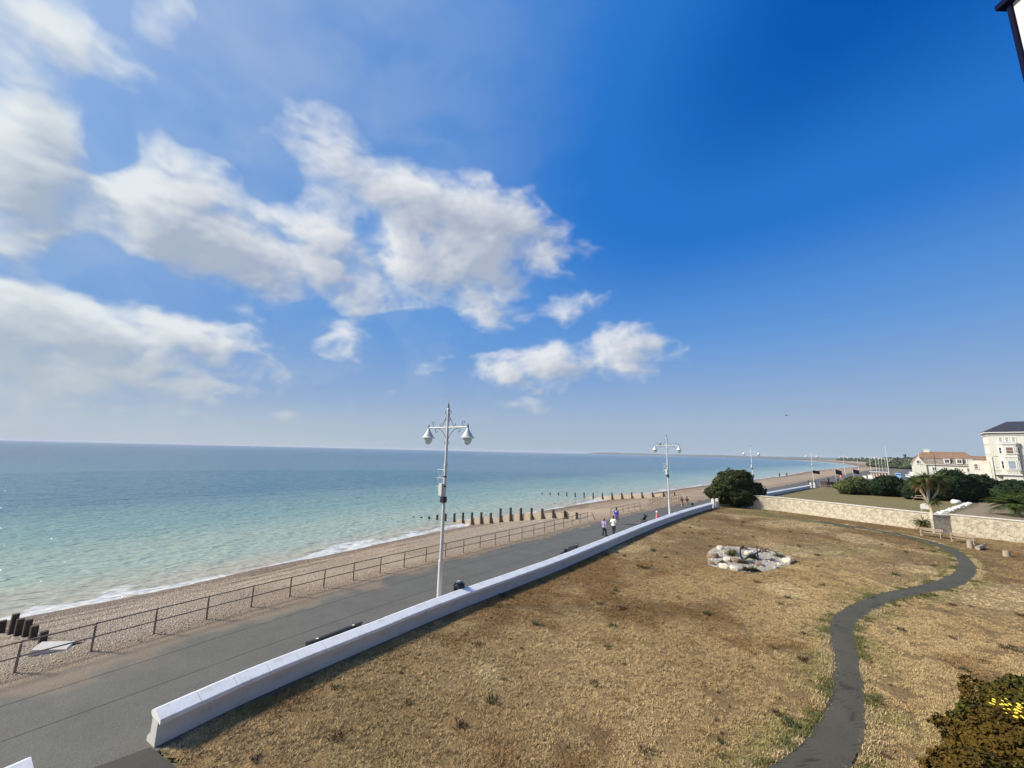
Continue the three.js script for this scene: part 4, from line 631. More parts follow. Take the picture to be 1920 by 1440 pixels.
{
  const C0 = [18.4, -32.3], rim = new THREE.CatmullRomCurve3(ROCKERY.map(([x, z]) => new THREE.Vector3(x, 0, z)), true);
  struct('rockery_gravel', gridGeo(96, 14, (u, v) => { const p = rim.getPoint(u % 1), k = v * (1.02 + 0.05 * (fbm2(p.x * 1.5, p.z * 1.5, 2) - 0.5)), x = mix(C0[0], p.x, k), z = mix(C0[1], p.z, k); return [x, 0.012 + mound(x, z), z]; }, null, 2.2), mat([0.95, 0.92, 0.86], 0.9, { map: shingleTex, bumpMap: shingleBump, bumpScale: 0.09 }), 'bed of pale gravel in the middle of the lawn', 'gravel bed');
  { const r = rng(37), n = 900, im = new THREE.InstancedMesh(new THREE.IcosahedronGeometry(1, 1), mat([1, 1, 1], 0.9), n), o = new THREE.Object3D(); for (let i = 0; i < n; i++) { const p = rim.getPoint(r()), k = Math.pow(r(), 0.35) * 1.02, x = mix(C0[0], p.x, k), z = mix(C0[1], p.z, k), s = 0.018 + 0.05 * Math.pow(r(), 3), e = 0.5 + 0.5 * r(); o.position.set(x, mound(x, z) + s * 0.4, z); o.rotation.set(r() * 3, r() * 6, r() * 3); o.scale.set(s * 1.3, s * 0.8, s); o.updateMatrix(); im.setMatrixAt(i, o.matrix); im.setColorAt(i, lin(0.62 * e, 0.57 * e, 0.49 * e)); } stuff('rockery_pebbles', im, 'small loose stones scattered over the gravel bed', 'stones'); }
  const r = rng(31), gs = [1, 2, 3, 4, 5].map((k) => rockGeo(k)), cream = mat([0.62, 0.56, 0.44], 0.9, { bumpMap: plainBump, bumpScale: 0.03 }), brown = mat([0.24, 0.16, 0.11], 0.9, { bumpMap: plainBump, bumpScale: 0.03 }), grey = mat([0.4, 0.37, 0.33], 0.9, { bumpMap: plainBump, bumpScale: 0.03 });
  const rocks = [[18.05, -35.26, 0.42, cream, 'cream rock at the far left corner of the rockery'], [16.0, -32.4, 0.5, brown, 'brown rock on the left side of the rockery'], [16.45, -31.2, 0.42, cream, 'cream rock left of the anchor'], [16.95, -30.95, 0.46, brown, 'brown rock touching the cream rock left of the anchor'], [19.2, -33.0, 0.48, cream, 'large pale rock behind the anchor shank'], [15.35, -29.6, 0.42, cream, 'cream rock at the near left corner of the rockery'], [15.85, -29.15, 0.45, cream, 'cream rock at the front edge of the rockery'], [18.25, -30.3, 0.36, brown, 'brown rock at the front edge below the anchor ring'], [19.95, -31.75, 0.4, grey, 'flat grey rock in the right part of the gravel'], [21.2, -31.5, 0.46, cream, 'cream rock alone at the right tip of the rockery'], [21.75, -31.9, 0.4, brown, 'brown rock behind the right tip rock'], [21.4, -34.8, 0.4, brown, 'brown rock on the back edge of the rockery'], [21.8, -33.4, 0.42, grey, 'grey rock on the right back edge of the rockery'], [20.2, -35.6, 0.36, brown, 'dark rock in the middle of the back edge'], [22.1, -32.7, 0.34, grey, 'small grey rock near the right back edge'], [14.95, -30.5, 0.3, brown, 'small brown rock on the near left edge'], [17.3, -29.2, 0.26, cream, 'small cream rock among the plants at the front'], [19.2, -29.9, 0.24, grey, 'small grey rock on the front right edge'], [20.0, -30.6, 0.22, cream, 'smallest cream rock on the front right edge'], [17.0, -34.2, 0.24, grey, 'small grey rock on the left back edge']];
  rocks.forEach(([x, z, k, m, label], i) => {  const o = part(numbered('rockery_stone'), gs[i % 5], m, scene); tag(o, label, 'rock', 'stones of the rockery'); k *= 0.7; o.position.set(x, mound(x, z) + 0.02 + k * 0.28, z); o.rotation.set((r() - 0.5) * 0.5, r() * 6.28, (r() - 0.5) * 0.5); o.scale.set(k * (0.9 + 0.5 * r()), k * (m === grey ? 0.45 : 0.75), k); });
  const a = thing('anchor', 'old black iron anchor lying on the rockery gravel', 'anchor', [17.75, 0.16, -31.25]); a.scale.setScalar(0.9);
  part('shank', [rod([0, 0.05, 0], [1.75, 0.62, -0.55], 0.07, 0.05)], mIron, a);
  part('arms', [tube([[0.04, 1.02, -0.2], [-0.17, 0.8, -0.12], [-0.26, 0.4, -0.02], [-0.08, 0.05, 0.1], [0.12, 0.0, 0.45], [0.3, 0.05, 0.85]], 0.07, 36, 8)], mIron, a);
  part('fluke', [new THREE.ConeGeometry(0.17, 0.34, 4).scale(1, 1, 0.35).rotateZ(-1.0).translate(0.14, 1.0, -0.22)], mIron, a); part('fluke', [new THREE.ConeGeometry(0.17, 0.34, 4).scale(1, 1, 0.35).rotateX(1.45).translate(0.34, 0.08, 0.98)], mIron, a);
  part('stock', [rod([1.42, 0.02, -0.35], [1.52, 1.0, -0.6], 0.045), ball(0.07, 1.42, 0.03, -0.35), ball(0.07, 1.52, 1.0, -0.6)], mIron, a); part('ring', [new THREE.TorusGeometry(0.16, 0.03, 8, 18).rotateY(0.4).translate(1.92, 0.66, -0.6)], mIron, a);
}

// ---------------------------------------------------------------- planting
function leafGeo(n, seed, place, size, tone) { // loose leaves (two triangles each) through a volume
  const r = rng(seed), pos = new Float32Array(n * 18), col = new Float32Array(n * 18), nor = new Float32Array(n * 18);
  const U = new THREE.Vector3(), W = new THREE.Vector3(), N = new THREE.Vector3(), S = new THREE.Vector3();
  for (let i = 0; i < n; i++) {
    const { p, out } = place(r); S.set(out[0], out[1], out[2]).normalize(); N.set(S.x + (r() - 0.5) * 1.7, S.y + (r() - 0.5) * 1.7 + 0.15, S.z + (r() - 0.5) * 1.7).normalize(); if (N.dot(S) < 0) N.negate(); U.set(r() - 0.5, r() - 0.5, r() - 0.5).cross(N).normalize(); W.crossVectors(N, U); S.multiplyScalar(0.35).add(N).normalize();
    const s = size * (0.6 + 0.8 * r()), l = s * 1.5, c = tone(r, p), q = [[-U.x * s, -U.y * s, -U.z * s], [W.x * l, W.y * l, W.z * l], [U.x * s, U.y * s, U.z * s], [-W.x * l, -W.y * l, -W.z * l]];
    [0, 2, 1, 0, 3, 2].forEach((v, k) => { const o = i * 18 + k * 3; pos[o] = p[0] + q[v][0]; pos[o + 1] = p[1] + q[v][1]; pos[o + 2] = p[2] + q[v][2]; col.set(c, o); nor[o] = S.x; nor[o + 1] = S.y; nor[o + 2] = S.z; });
  }
  const g = new THREE.BufferGeometry(); g.setAttribute('position', new THREE.BufferAttribute(pos, 3)); g.setAttribute('normal', new THREE.BufferAttribute(nor, 3)); g.setAttribute('color', new THREE.BufferAttribute(col, 3)); return g;
}
function lobes(list, rag = 0.35) { // leaves on and just inside a set of ragged ellipsoids [x, y, z, rx, ry, rz]
  const w = list.map((l) => l[3] * l[4] + l[4] * l[5] + l[3] * l[5]), tot = w.reduce((a, b) => a + b);
  return (r) => { for (;;) {
    let k = r() * tot, i = 0; while (k > w[i]) k -= w[i++]; const l = list[i], a = r() * 6.283, cz = r() * 2 - 1, sz = Math.sqrt(1 - cz * cz), d = [sz * Math.cos(a), cz, sz * Math.sin(a)];
    const bump = 1 + rag * (fbm3(d[0] * 2.2 + l[0], d[1] * 2.2 + i, d[2] * 2.2 + l[2], 3) - 0.55) * 1.6, clump = fbm3(d[0] * 5 + l[2], d[1] * 5, d[2] * 5 + i * 3, 2), f = bump * (1 - 0.22 * r() * r()) * (clump > 0.42 ? 1 + 0.06 * r() : 0.9);
    const p = [l[0] + d[0] * l[3] * f, l[1] + d[1] * l[4] * f, l[2] + d[2] * l[5] * f]; if (p[1] < 0.03) continue;
    return { p, out: [d[0] / l[3], d[1] / l[4], d[2] / l[5]].map((v) => v * Math.min(l[3], l[4], l[5])) };
  } };
}
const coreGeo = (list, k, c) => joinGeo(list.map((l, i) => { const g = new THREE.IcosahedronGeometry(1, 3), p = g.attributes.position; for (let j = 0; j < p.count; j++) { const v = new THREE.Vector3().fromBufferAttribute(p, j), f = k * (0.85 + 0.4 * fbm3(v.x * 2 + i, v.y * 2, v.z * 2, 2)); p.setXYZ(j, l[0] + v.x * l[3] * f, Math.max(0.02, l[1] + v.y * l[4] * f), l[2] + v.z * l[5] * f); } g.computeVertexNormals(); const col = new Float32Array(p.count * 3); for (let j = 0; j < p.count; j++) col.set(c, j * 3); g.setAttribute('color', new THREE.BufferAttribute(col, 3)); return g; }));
const tones = (...cs) => (r) => { const c = cs[Math.floor(r() * cs.length)], k = 0.55 + 0.6 * r(); return [c[0] * k, c[1] * k, c[2] * k]; };
const mCore = new THREE.MeshStandardMaterial({ vertexColors: true, roughness: 1 });
function bush(name, label, cat, list, n, size, tone, seed, opt = {}) {
  const t = thing(name, label, cat, [opt.x || 0, 0, opt.z || 0], 0, opt.group);
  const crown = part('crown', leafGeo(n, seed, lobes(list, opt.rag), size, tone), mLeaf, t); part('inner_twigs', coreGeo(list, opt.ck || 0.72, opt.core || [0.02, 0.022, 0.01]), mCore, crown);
  part('trunk', list.slice(0, 5).map((l) => rod([l[0] * 0.4, -0.1, l[2] * 0.4], [l[0], l[1], l[2]], 0.16, 0.06, 7)), mBark, t);
  return t;
}
bush('evergreen_bush', 'large dark evergreen bush at the far end of the white wall', 'bush', [[0, 3.2, 0, 3.5, 2.4, 2.8], [-2.6, 2.0, 0.8, 2.2, 1.5, 2.0], [2.4, 2.2, -0.2, 2.3, 1.8, 2.2], [1.0, 4.4, -0.2, 1.9, 1.4, 1.7], [0.4, 1.5, 1.3, 3.2, 1.5, 1.8], [2.8, 1.1, 0.6, 1.9, 1.1, 1.6], [-0.8, 3.6, 0.8, 1.8, 1.2, 1.5]], 42000, 0.1, tones([0.045, 0.065, 0.024], [0.055, 0.08, 0.026], [0.075, 0.085, 0.028], [0.035, 0.055, 0.024], [0.12, 0.105, 0.045]), 5, { x: BUSHC[0], z: BUSHC[1], rag: 0.5 });
bush('clipped_shrub', 'low brown green shrub with yellow flowers in the bottom right corner', 'shrub', [[15.2, 0.65, -12.3, 1.2, 0.8, 1.2], [13.5, 0.5, -11.3, 1.2, 0.75, 1.2], [11.6, 0.35, -10.2, 1.1, 0.6, 1.1], [17.4, 0.65, -12.4, 1.4, 0.85, 1.3], [16, 0.7, -11.2, 1.6, 0.9, 1.4], [14, 0.6, -10, 1.7, 0.85, 1.4], [18.5, 0.7, -10.8, 1.8, 0.9, 1.6], [12.6, 0.5, -8.8, 1.5, 0.75, 1.4], [16, 0.7, -9, 2, 0.95, 1.7], [20, 0.7, -12, 1.6, 0.9, 1.6]].map((l) => [l[0] - 0.5, l[1] * 1.12, l[2] - 0.1, l[3], l[4] * 1.15, l[5]]), 190000, 0.034, (r, p) => { const b = smooth(0.42, 0.62, fbm3(p[0] * 0.8, p[1], p[2] * 0.8, 3) + (14.0 - p[0]) * 0.06), c = mix3([0.085, 0.085, 0.016], [0.115, 0.075, 0.014], b), k = 0.45 + 0.8 * r(); return [c[0] * k, c[1] * k, c[2] * k]; }, 6, { rag: 0.55, core: [0.06, 0.045, 0.015], ck: 0.55 });
{ const r = rng(66), t = thing('yellow_flowers', 'cluster of bright yellow flower heads on the corner shrub', 'flowers', [13.7, 1.32, -11.4]); const m = mat([0.75, 0.6, 0.06], 0.8); for (let i = 0; i < 60; i++) part('flower_head', [ball(0.014 + 0.026 * r(), (r() + r() - 1) * 0.8, 0.02 + 0.14 * r(), (r() + r() - 1) * 0.7, 1, 0.6, 1 + r(), 7)], m, t); }
const hedgeTone = tones([0.024, 0.05, 0.022], [0.032, 0.062, 0.026], [0.045, 0.075, 0.03], [0.02, 0.04, 0.02]);
const hedges = [[79.5, -92.5, 4.2, 4.0, 'rounded dark hedge bush left of the flag mast foot', 1], [84.5, -90, 4.4, 4.6, 'dark hedge bush at the foot of the flag mast', 0], [85.0, -83.5, 3.6, 4.8, 'dark hedge bush directly left of the palm crown', 0], [90.5, -82.5, 5.0, 6.4, 'tallest dark tree right of the palm crown', 0], [95.8, -82.5, 4.4, 5.6, 'dark green hedge bush right of the tallest dark tree', 0], [100, -80, 4.6, 4.6, 'dark hedge behind the white boulders', 0], [105.5, -78.5, 5.0, 4.4, 'dark hedge behind the gravel drive', 0], [111.5, -77, 5.2, 4.3, 'dark hedge below the white hotel', 0], [118, -75, 5.4, 4.2, 'dark hedge at the right edge of the frame', 0]];
hedges.forEach(([x, z, w, h, label, pale], i) => bush('hedge_bush', label, 'bush', [[0, h * 0.45, 0, w * 0.72, h * 0.5, w * 0.6], [-w * 0.55, h * 0.38, 0.3, w * 0.55, h * 0.4, w * 0.5], [w * 0.55, h * 0.4, -0.2, w * 0.55, h * 0.42, w * 0.5], [0.3, h * 0.68, 0.2, w * 0.4, h * 0.3, w * 0.36]], 13000, 0.13, pale ? tones([0.15, 0.17, 0.06], [0.1, 0.13, 0.05]) : hedgeTone, 70 + i, { x, z, group: 'dark hedges beyond the far lawn', rag: 0.4 }));
function bladeGeo(list) { // sword leaves: [base, direction, length, width, droop]
  const pos = [], col = [];
  for (const [b, d, L, w, droop, c] of list) {
    const D = V(d).normalize(), side = new THREE.Vector3(-D.z, 0, D.x); if (side.lengthSq() < 0.01) side.set(1, 0, 0); side.normalize(); let P = V(b), dir = D.clone(); const n = 5, up = new THREE.Vector3().crossVectors(side, D);
    let prev = null; for (let i = 0; i <= n; i++) { const k = i / n, ww = w * (k < 0.3 ? 0.55 + k * 1.5 : Math.max(0.02, 1 - (k - 0.3) / 0.7)), a = P.clone().addScaledVector(side, -ww), e = P.clone().addScaledVector(side, ww), mI = P.clone().addScaledVector(up, -ww * 0.5); if (prev) { for (const [s, t] of [[prev[0], a], [prev[2], e]]) { pos.push(...s, ...prev[1], ...mI, ...s, ...mI, ...t); for (let q = 0; q < 6; q++) col.push(...c); } } prev = [a, mI, e]; P = P.clone().addScaledVector(dir, L / n); dir.y -= droop / n; dir.normalize(); }
  }
  const g = new THREE.BufferGeometry(); g.setAttribute('position', new THREE.Float32BufferAttribute(pos, 3)); g.setAttribute('color', new THREE.Float32BufferAttribute(col, 3)); g.computeVertexNormals(); return g;
}
function rosette(r, c, n, L, w, green, deadShare = 0.3) { const out = []; for (let i = 0; i < n; i++) { const a = r() * 6.283, dead = r() < deadShare, e = dead ? -0.9 + 0.7 * r() : -0.25 + 1.2 * r(), k = 0.65 + 0.7 * r(), col = dead ? [0.2 * k, 0.13 * k, 0.06 * k] : [green[0] * k, green[1] * k, green[2] * k]; out.push([c, [Math.cos(a) * Math.cos(e), Math.sin(e), Math.sin(a) * Math.cos(e)], L * (0.7 + 0.5 * r()), w, dead ? 1.4 : 0.5 + 0.9 * r(), col]); } return out; }
{
  const r = rng(91), t = thing('cabbage_palm', 'branched cabbage palm with pale trunk in front of the stone wall', 'palm tree', [47.45, 0, -45.6]);
  const mTrunk = mat([0.5, 0.42, 0.31], 0.9, { bumpMap: plainBump, bumpScale: 0.02 });
  part('trunk', [tube([[0, -0.1, 0], [0.02, 1.2, 0], [-0.03, 2.2, 0], [-0.1, 2.75, 0]], 0.16, 16, 9), tube([[-0.1, 2.6, 0], [-0.2, 3.0, 0.02], [-0.25, 3.2, 0]], 0.14, 8, 8)], mTrunk, t);
  const heads = [[-1.05, 5.2, 0.1], [0.15, 5.6, -0.1], [1.15, 5.15, 0.2], [-0.35, 5.45, -0.9], [0.75, 5.9, 0.6], [-0.7, 5.95, 0.5]];
  for (const h of heads) part('branch', [tube([[-0.2, 3.0, 0], [mix(-0.2, h[0], 0.35), 3.7, h[2] * 0.3], [mix(-0.2, h[0], 0.75), 4.5, h[2] * 0.7], h], 0.085, 14, 7)], mTrunk, t);
  for (const h of heads) part('leaf_head', bladeGeo(rosette(r, h, 210, 1.15, 0.045, [0.12, 0.15, 0.05], 0.22)), mLeaf, t);
  part('leaf_head', bladeGeo(rosette(r, [0.15, 3.35, 0.2], 150, 1.0, 0.045, [0.13, 0.18, 0.06], 0.15)), mLeaf, t);
}
{ const r = rng(92), t = thing('spiky_plant', 'spiky leaved plant against the stone wall left of the palm trunk', 'plant', [46.75, 0, -46.1]); part('stem', [cyl(0.1, 0.13, 1.0, 0, -0.05, 0, 8)], mBark, t); part('leaves', bladeGeo([...rosette(r, [0, 0.9, 0], 170, 1.3, 0.05, [0.12, 0.14, 0.05], 0.2), ...rosette(r, [0, 0.4, 0], 60, 0.9, 0.035, [0.08, 0.08, 0.03], 0.4)]), mLeaf, t); }
{
  const r = rng(93), t = thing('fan_palm', 'bushy green palm behind the wall at the right edge', 'palm tree', [76.6, 0, -61.2]); part('trunk', [cyl(0.28, 0.35, 1.6, 0, -0.1, 0, 10)], mBark, t);
  const fr = []; for (let i = 0; i < 95; i++) { const a = r() * 6.283, e = -0.1 + 1.25 * r(), L = 3.4 * (0.75 + 0.4 * r()); let P = new THREE.Vector3(0, 1.5, 0), d = new THREE.Vector3(Math.cos(a) * Math.cos(e), Math.sin(e), Math.sin(a) * Math.cos(e)); for (let k = 0; k < 22; k++) { P = P.clone().addScaledVector(d, L / 22); d.y -= 0.045; d.normalize(); const s = new THREE.Vector3(-d.z, 0.25, d.x).normalize(), w = 0.75 * Math.sin((k + 2) / 24 * Math.PI), c = 0.7 + 0.6 * r(); for (const q of [-1, 1]) fr.push([[P.x, P.y, P.z], [s.x * q + d.x * 0.7, 0.1, s.z * q + d.z * 0.7], w, 0.07, 0.5, [0.13 * c, 0.175 * c, 0.05 * c]]); } }
  part('fronds', bladeGeo(fr), mLeaf, t);
}
{ const r = rng(94), P = [[17.55, -32.65, 0.5, [0.13, 0.16, 0.05], 'upright tuft of green grass on the rockery'], [18.1, -33.3, 0.45, [0.04, 0.07, 0.03], 'dark leafy plant left of the anchor shank'], [18.75, -31.9, 0.5, [0.05, 0.085, 0.03], 'dark green leafy plant beneath the anchor'], [16.6, -29.0, 0.36, [0.06, 0.075, 0.035], 'low green plant on the front edge of the rockery'], [17.1, -28.95, 0.36, [0.05, 0.07, 0.03], 'second low green plant on the front edge of the rockery'], [15.75, -30.6, 0.3, [0.07, 0.1, 0.05], 'small green plant in the left gravel of the rockery'], [21.5, -33.0, 0.45, [0.16, 0.17, 0.07], 'dry upright plant at the right back of the rockery'], [17.35, -30.7, 0.35, [0.15, 0.13, 0.07], 'dry brown plant beside the brown rock']];
  for (const [x, z, k, c, label] of P) { const t = thing('rockery_plant', label, 'plant', [x, mound(x, z), z], 0, 'plants of the rockery'); part('leaves', bladeGeo(rosette(r, [0, 0, 0], 130, k * 1.25, 0.026, c, 0.08).map((b) => { b[1][1] = Math.abs(b[1][1]) + 0.35; b[4] *= 0.6; return b; })), mLeaf, t); } }
console.log('planting done');

// ---------------------------------------------------------------- beyond the stone wall
{ const g = rockGeo(8, 2), m = mat([0.6, 0.59, 0.56], 0.8), n = 11; for (let i = 0; i < n; i++) { const k = i / (n - 1), o = part(numbered('white_boulder'), g, m, scene), s = 0.36 + 0.08 * hash3(i, 1, 2); o.position.set(mix(61.9, 86.2, k), 0.16, mix(-58.9, -75.8, k)); o.scale.set(s * 1.25, s * 0.95, s * 1.1); o.rotation.y = i * 1.3; tag(o, i === 0 ? 'white painted boulder nearest the palm, first of the row edging the drive' : i === n - 1 ? 'last white painted boulder of the row, against the dark hedge' : ['second', 'third', 'fourth', 'fifth', 'sixth', 'seventh', 'eighth', 'ninth', 'tenth'][i - 1] + ' white painted boulder from the palm in the row edging the drive', 'boulder', 'white boulders edging the drive'); } 
  const o = part(numbered('white_boulder'), g, m, scene); o.position.set(85.2, 0.25, -77.2); o.scale.set(0.75, 0.6, 0.7); tag(o, 'larger white boulder set behind the end of the row', 'boulder', 'white boulders edging the drive'); }
{ const t = thing('white_sign', 'small white arched board on posts just left of the palm trunk', 'sign', [66.6, 0, -64.9], -0.75); const s = new THREE.Shape(); s.moveTo(-0.6, 0); s.lineTo(0.6, 0); s.lineTo(0.6, 0.62); s.absarc(0, 0.1, 0.79, 0.72, Math.PI - 0.72, false); s.lineTo(-0.6, 0); part('board', [new THREE.ExtrudeGeometry(s, { depth: 0.05, bevelEnabled: false }).translate(0, 0.25, 0)], mWhite, t); for (const x of [-0.5, 0.5]) part('post', [box(0.07, 0.7, 0.07, x, 0.3, -0.04)], mWhite, t); }
{ const t = thing('picnic_table', 'wooden picnic table on the far lawn left of the palm', 'picnic table', [82.9, 0, -81.5], 0.5); for (let k = 0; k < 4; k++) part('top_plank', [box(1.9, 0.045, 0.17, 0, 0.76, -0.28 + k * 0.185)], mBench, t); for (const z of [-0.72, 0.72]) part('seat', [box(1.9, 0.05, 0.26, 0, 0.46, z)], mBench, t); for (const x of [-0.65, 0.65]) part('trestle', [rod([x, -0.03, -0.75], [x, 0.74, -0.22], 0.045), rod([x, -0.03, 0.75], [x, 0.74, 0.22], 0.045), box(0.07, 0.08, 1.5, x, 0.42, 0)], mBench, t); t.scale.setScalar(1.25); }
{ const t = thing('picket_fence', 'weathered wooden fence along the back of the far lawn', 'fence'), C = polyline([[83.5, -108.2], [90.5, -103.5], [88.5, -97], [85, -94]]), n = 44; for (let i = 0; i <= n; i++) { const p = C.at(i / n * C.L), big = i % 5 === 0, m = part('picket', new THREE.BoxGeometry(big ? 0.13 : 0.09, big ? 1.25 : 1.0, big ? 0.13 : 0.05), mBench, t); m.position.set(p.x, big ? 0.55 : 0.5, p.z); m.rotation.y = p.turn; } const P = []; for (let i = 0; i <= 20; i++) { const p = C.at(i / 20 * C.L); P.push([p.x, 0, p.z]); } for (const y of [0.35, 0.8]) part('rail', [tube(P.map((p) => [p[0] + 0.06, y, p[2] + 0.06]), 0.04, 60, 5)], mBench, t); }
{ const t = thing('timber_enclosure', 'dark timber screened enclosure on the promenade beyond the far lawn', 'enclosure', [93.6, 0, -113.2], -0.2); const w = 9.2, d = 3.2; for (let i = 0; i < 23; i++) { part('board', [box(0.36, 1.35 + 0.03 * hash3(i, 2, 2), 0.04, -w / 2 + (i + 0.5) * 0.4, 0.66, d / 2)], mTimber, t); } for (let i = 0; i < 8; i++) for (const s of [-1, 1]) part('board', [box(0.04, 1.35, 0.36, s * w / 2, 0.66, -d / 2 + (i + 0.5) * 0.4)], mTimber, t); for (let i = 0; i < 12; i++) part('board', [box(0.72, 1.3, 0.04, -w / 2 + (i + 0.5) * 0.767, 0.64, -d / 2)], mTimber, t); part('cap_rail', [box(w + 0.1, 0.06, 0.12, 0, 1.38, d / 2), box(w + 0.1, 0.06, 0.12, 0, 1.36, -d / 2)], mTimber, t); part('white_table', [box(1.6, 0.06, 0.8, -0.6, 1.42, 0.4), box(0.1, 1.4, 0.1, -0.6, 0.7, 0.4)], mWhite, t); }
const mFlag = mat([0.02, 0.02, 0.028], 0.8, { side: THREE.DoubleSide });
function flag(x, z, h, label, w, fh, dir = 1, m = mFlag) { const t = thing('flag', label, 'flag', [x, 0, z], 0.0, 'flags on thin poles along the far promenade'); part('pole', [cyl(0.04, 0.055, h, 0, -0.1, 0, 8)], mPale, t); const g = gridGeo(10, 6, (u, v) => [dir * u * w, h - 0.2 - v * fh - u * 0.28 * fh, 0.18 * Math.sin(u * 5) * u], null, 1); part('cloth', g, m, t); }
flag(123.7, -152.1, 4.1, 'dark banner flying left of the fifth lamp', 2.6, 1.7); flag(136.5, -159.2, 4.2, 'dark banner flying right of the triangular sign', 2.6, 1.6); flag(95.8, -126.7, 4.4, 'dark red pennant flying just right of the third lamp post', 2.4, 1.0, 1, mat([0.1, 0.02, 0.04], 0.8, { side: THREE.DoubleSide }));
{ const t = thing('triangular_sign', 'pink outlined triangular frame standing on the far pale beach', 'sign', [131, 0.1, -158.5], 0.7); const a = [-1.6, 0.7, 0], b = [1.6, 0.7, 0], c = [0, 3.6, 0], m = mat([0.75, 0.32, 0.25], 0.7); for (const [p, q] of [[a, b], [b, c], [c, a]]) part('bar', [rod(p, q, 0.16, 0.16, 6)], m, t); for (const x of [-1.2, 1.2]) part('leg', [cyl(0.06, 0.07, 1.0, x, -0.2, 0, 6)], m, t); }
{ const t = thing('flag_mast', 'tall white mast with a slanting gaff above the dark hedges', 'mast', [100.6, 0, -106.2], -0.5); part('pole', [cyl(0.06, 0.15, 11.4, 0, 0, 0, 10)], mLampWhite, t); part('gaff', [rod([0.05, 7.3, 0], [1.9, 9.0, 0.3], 0.05, 0.03, 6)], mLampWhite, t); part('truck', [ball(0.12, 0, 11.45, 0, 1, 0.7, 1, 8)], mLampWhite, t); part('stay', [rod([0, 11.2, 0], [2.2, 0.1, 1.8], 0.008, 0.008, 4), rod([0, 11.2, 0], [-2.2, 0.1, 1.8], 0.008, 0.008, 4)], mPale, t); }

// buildings ------------------------------------------------------------------
const mRender = new THREE.MeshStandardMaterial({ color: lin(0.62, 0.61, 0.54), map: rep(paintTex, 0.35, 0.35), roughness: 0.85 }), mTrim = mat([0.66, 0.66, 0.64], 0.6), mPane = new THREE.MeshPhysicalMaterial({ color: lin(0.035, 0.04, 0.045), roughness: 0.08, ior: 1.5 }), mBlind = mat([0.16, 0.09, 0.085], 0.8);
const slateTex = tex(256, 256, (u, v) => { const row = Math.floor(v * 24), off = row % 2 ? 0.5 : 0, c = Math.floor(u * 16 + off), k = 0.7 + 0.3 * hash3(c, row, 5) - ((v * 24) % 1 < 0.12 ? 0.25 : 0); return [k, k, k]; });
const mSlate = new THREE.MeshStandardMaterial({ color: lin(0.055, 0.055, 0.068), map: rep(slateTex, 0.25, 0.25), roughness: 0.6 }), mTile = new THREE.MeshStandardMaterial({ color: lin(0.3, 0.185, 0.12), map: rep(slateTex, 0.25, 0.25), roughness: 0.9 }), mTileGrey = new THREE.MeshStandardMaterial({ color: lin(0.27, 0.235, 0.2), map: rep(slateTex, 0.25, 0.25), roughness: 0.9 });
function quadGeo(list) { const pos = [], uv = []; for (const q of list) { const [a, b, c, d] = q, tri = d ? [[a, b, c], [a, c, d]] : [[a, b, c]]; const A = V(a), ex = V(b).sub(A).normalize(), n = new THREE.Vector3().crossVectors(ex, V(c).sub(A)).normalize(), ey = new THREE.Vector3().crossVectors(n, ex); for (const t of tri) for (const p of t) { pos.push(...p); const w = V(p).sub(A); uv.push(w.dot(ex), w.dot(ey)); } } const g = new THREE.BufferGeometry(); g.setAttribute('position', new THREE.Float32BufferAttribute(pos, 3)); g.setAttribute('uv', new THREE.Float32BufferAttribute(uv, 2)); g.computeVertexNormals(); return g; }
function hipRoof(x0, x1, z0, z1, y, h, inset) { const zm = (z0 + z1) / 2, a = [x0, y, z1], b = [x1, y, z1], c = [x1, y, z0], d = [x0, y, z0], e = [x0 + inset, y + h, zm], f = [x1 - inset, y + h, zm]; return quadGeo([[a, b, f, e], [c, d, e, f], [d, a, e], [b, c, f], [a, d, c, b]]); }
function win(parent, w, h, x, y, z, turn = 0, opt = {}) { // opening with reveal, frame, glazing bar, pane and sill; faces +z when turn = 0
  const fr = 0.09, o = part('window', [box(w + 0.24, 0.12, 0.1, 0, h / 2 + 0.05, 0.05), box(0.12, h, 0.1, -w / 2 - 0.06, 0, 0.05), box(0.12, h, 0.1, w / 2 + 0.06, 0, 0.05), box(w, fr, 0.06, 0, h / 2 - fr / 2, 0.03), box(w, fr, 0.06, 0, -h / 2 + fr / 2, 0.03), box(fr, h - 2 * fr, 0.06, -w / 2 + fr / 2, 0, 0.03), box(fr, h - 2 * fr, 0.06, w / 2 - fr / 2, 0, 0.03), box(w - 2 * fr, 0.07, 0.055, 0, 0, 0.028), ...(opt.mid ? [box(0.06, h - 2 * fr, 0.05, 0, 0, 0.026)] : [])], mTrim, parent);
  o.position.set(x, y, z); o.rotation.y = turn; part('pane', [box(w - 0.02, h - 0.02, 0.012, 0, 0, 0.012)], opt.pane || mPane, o); part('sill', [box(w + 0.4, 0.1, 0.24, 0, -h / 2 - 0.06, 0.1)], mTrim, o); return o;
}
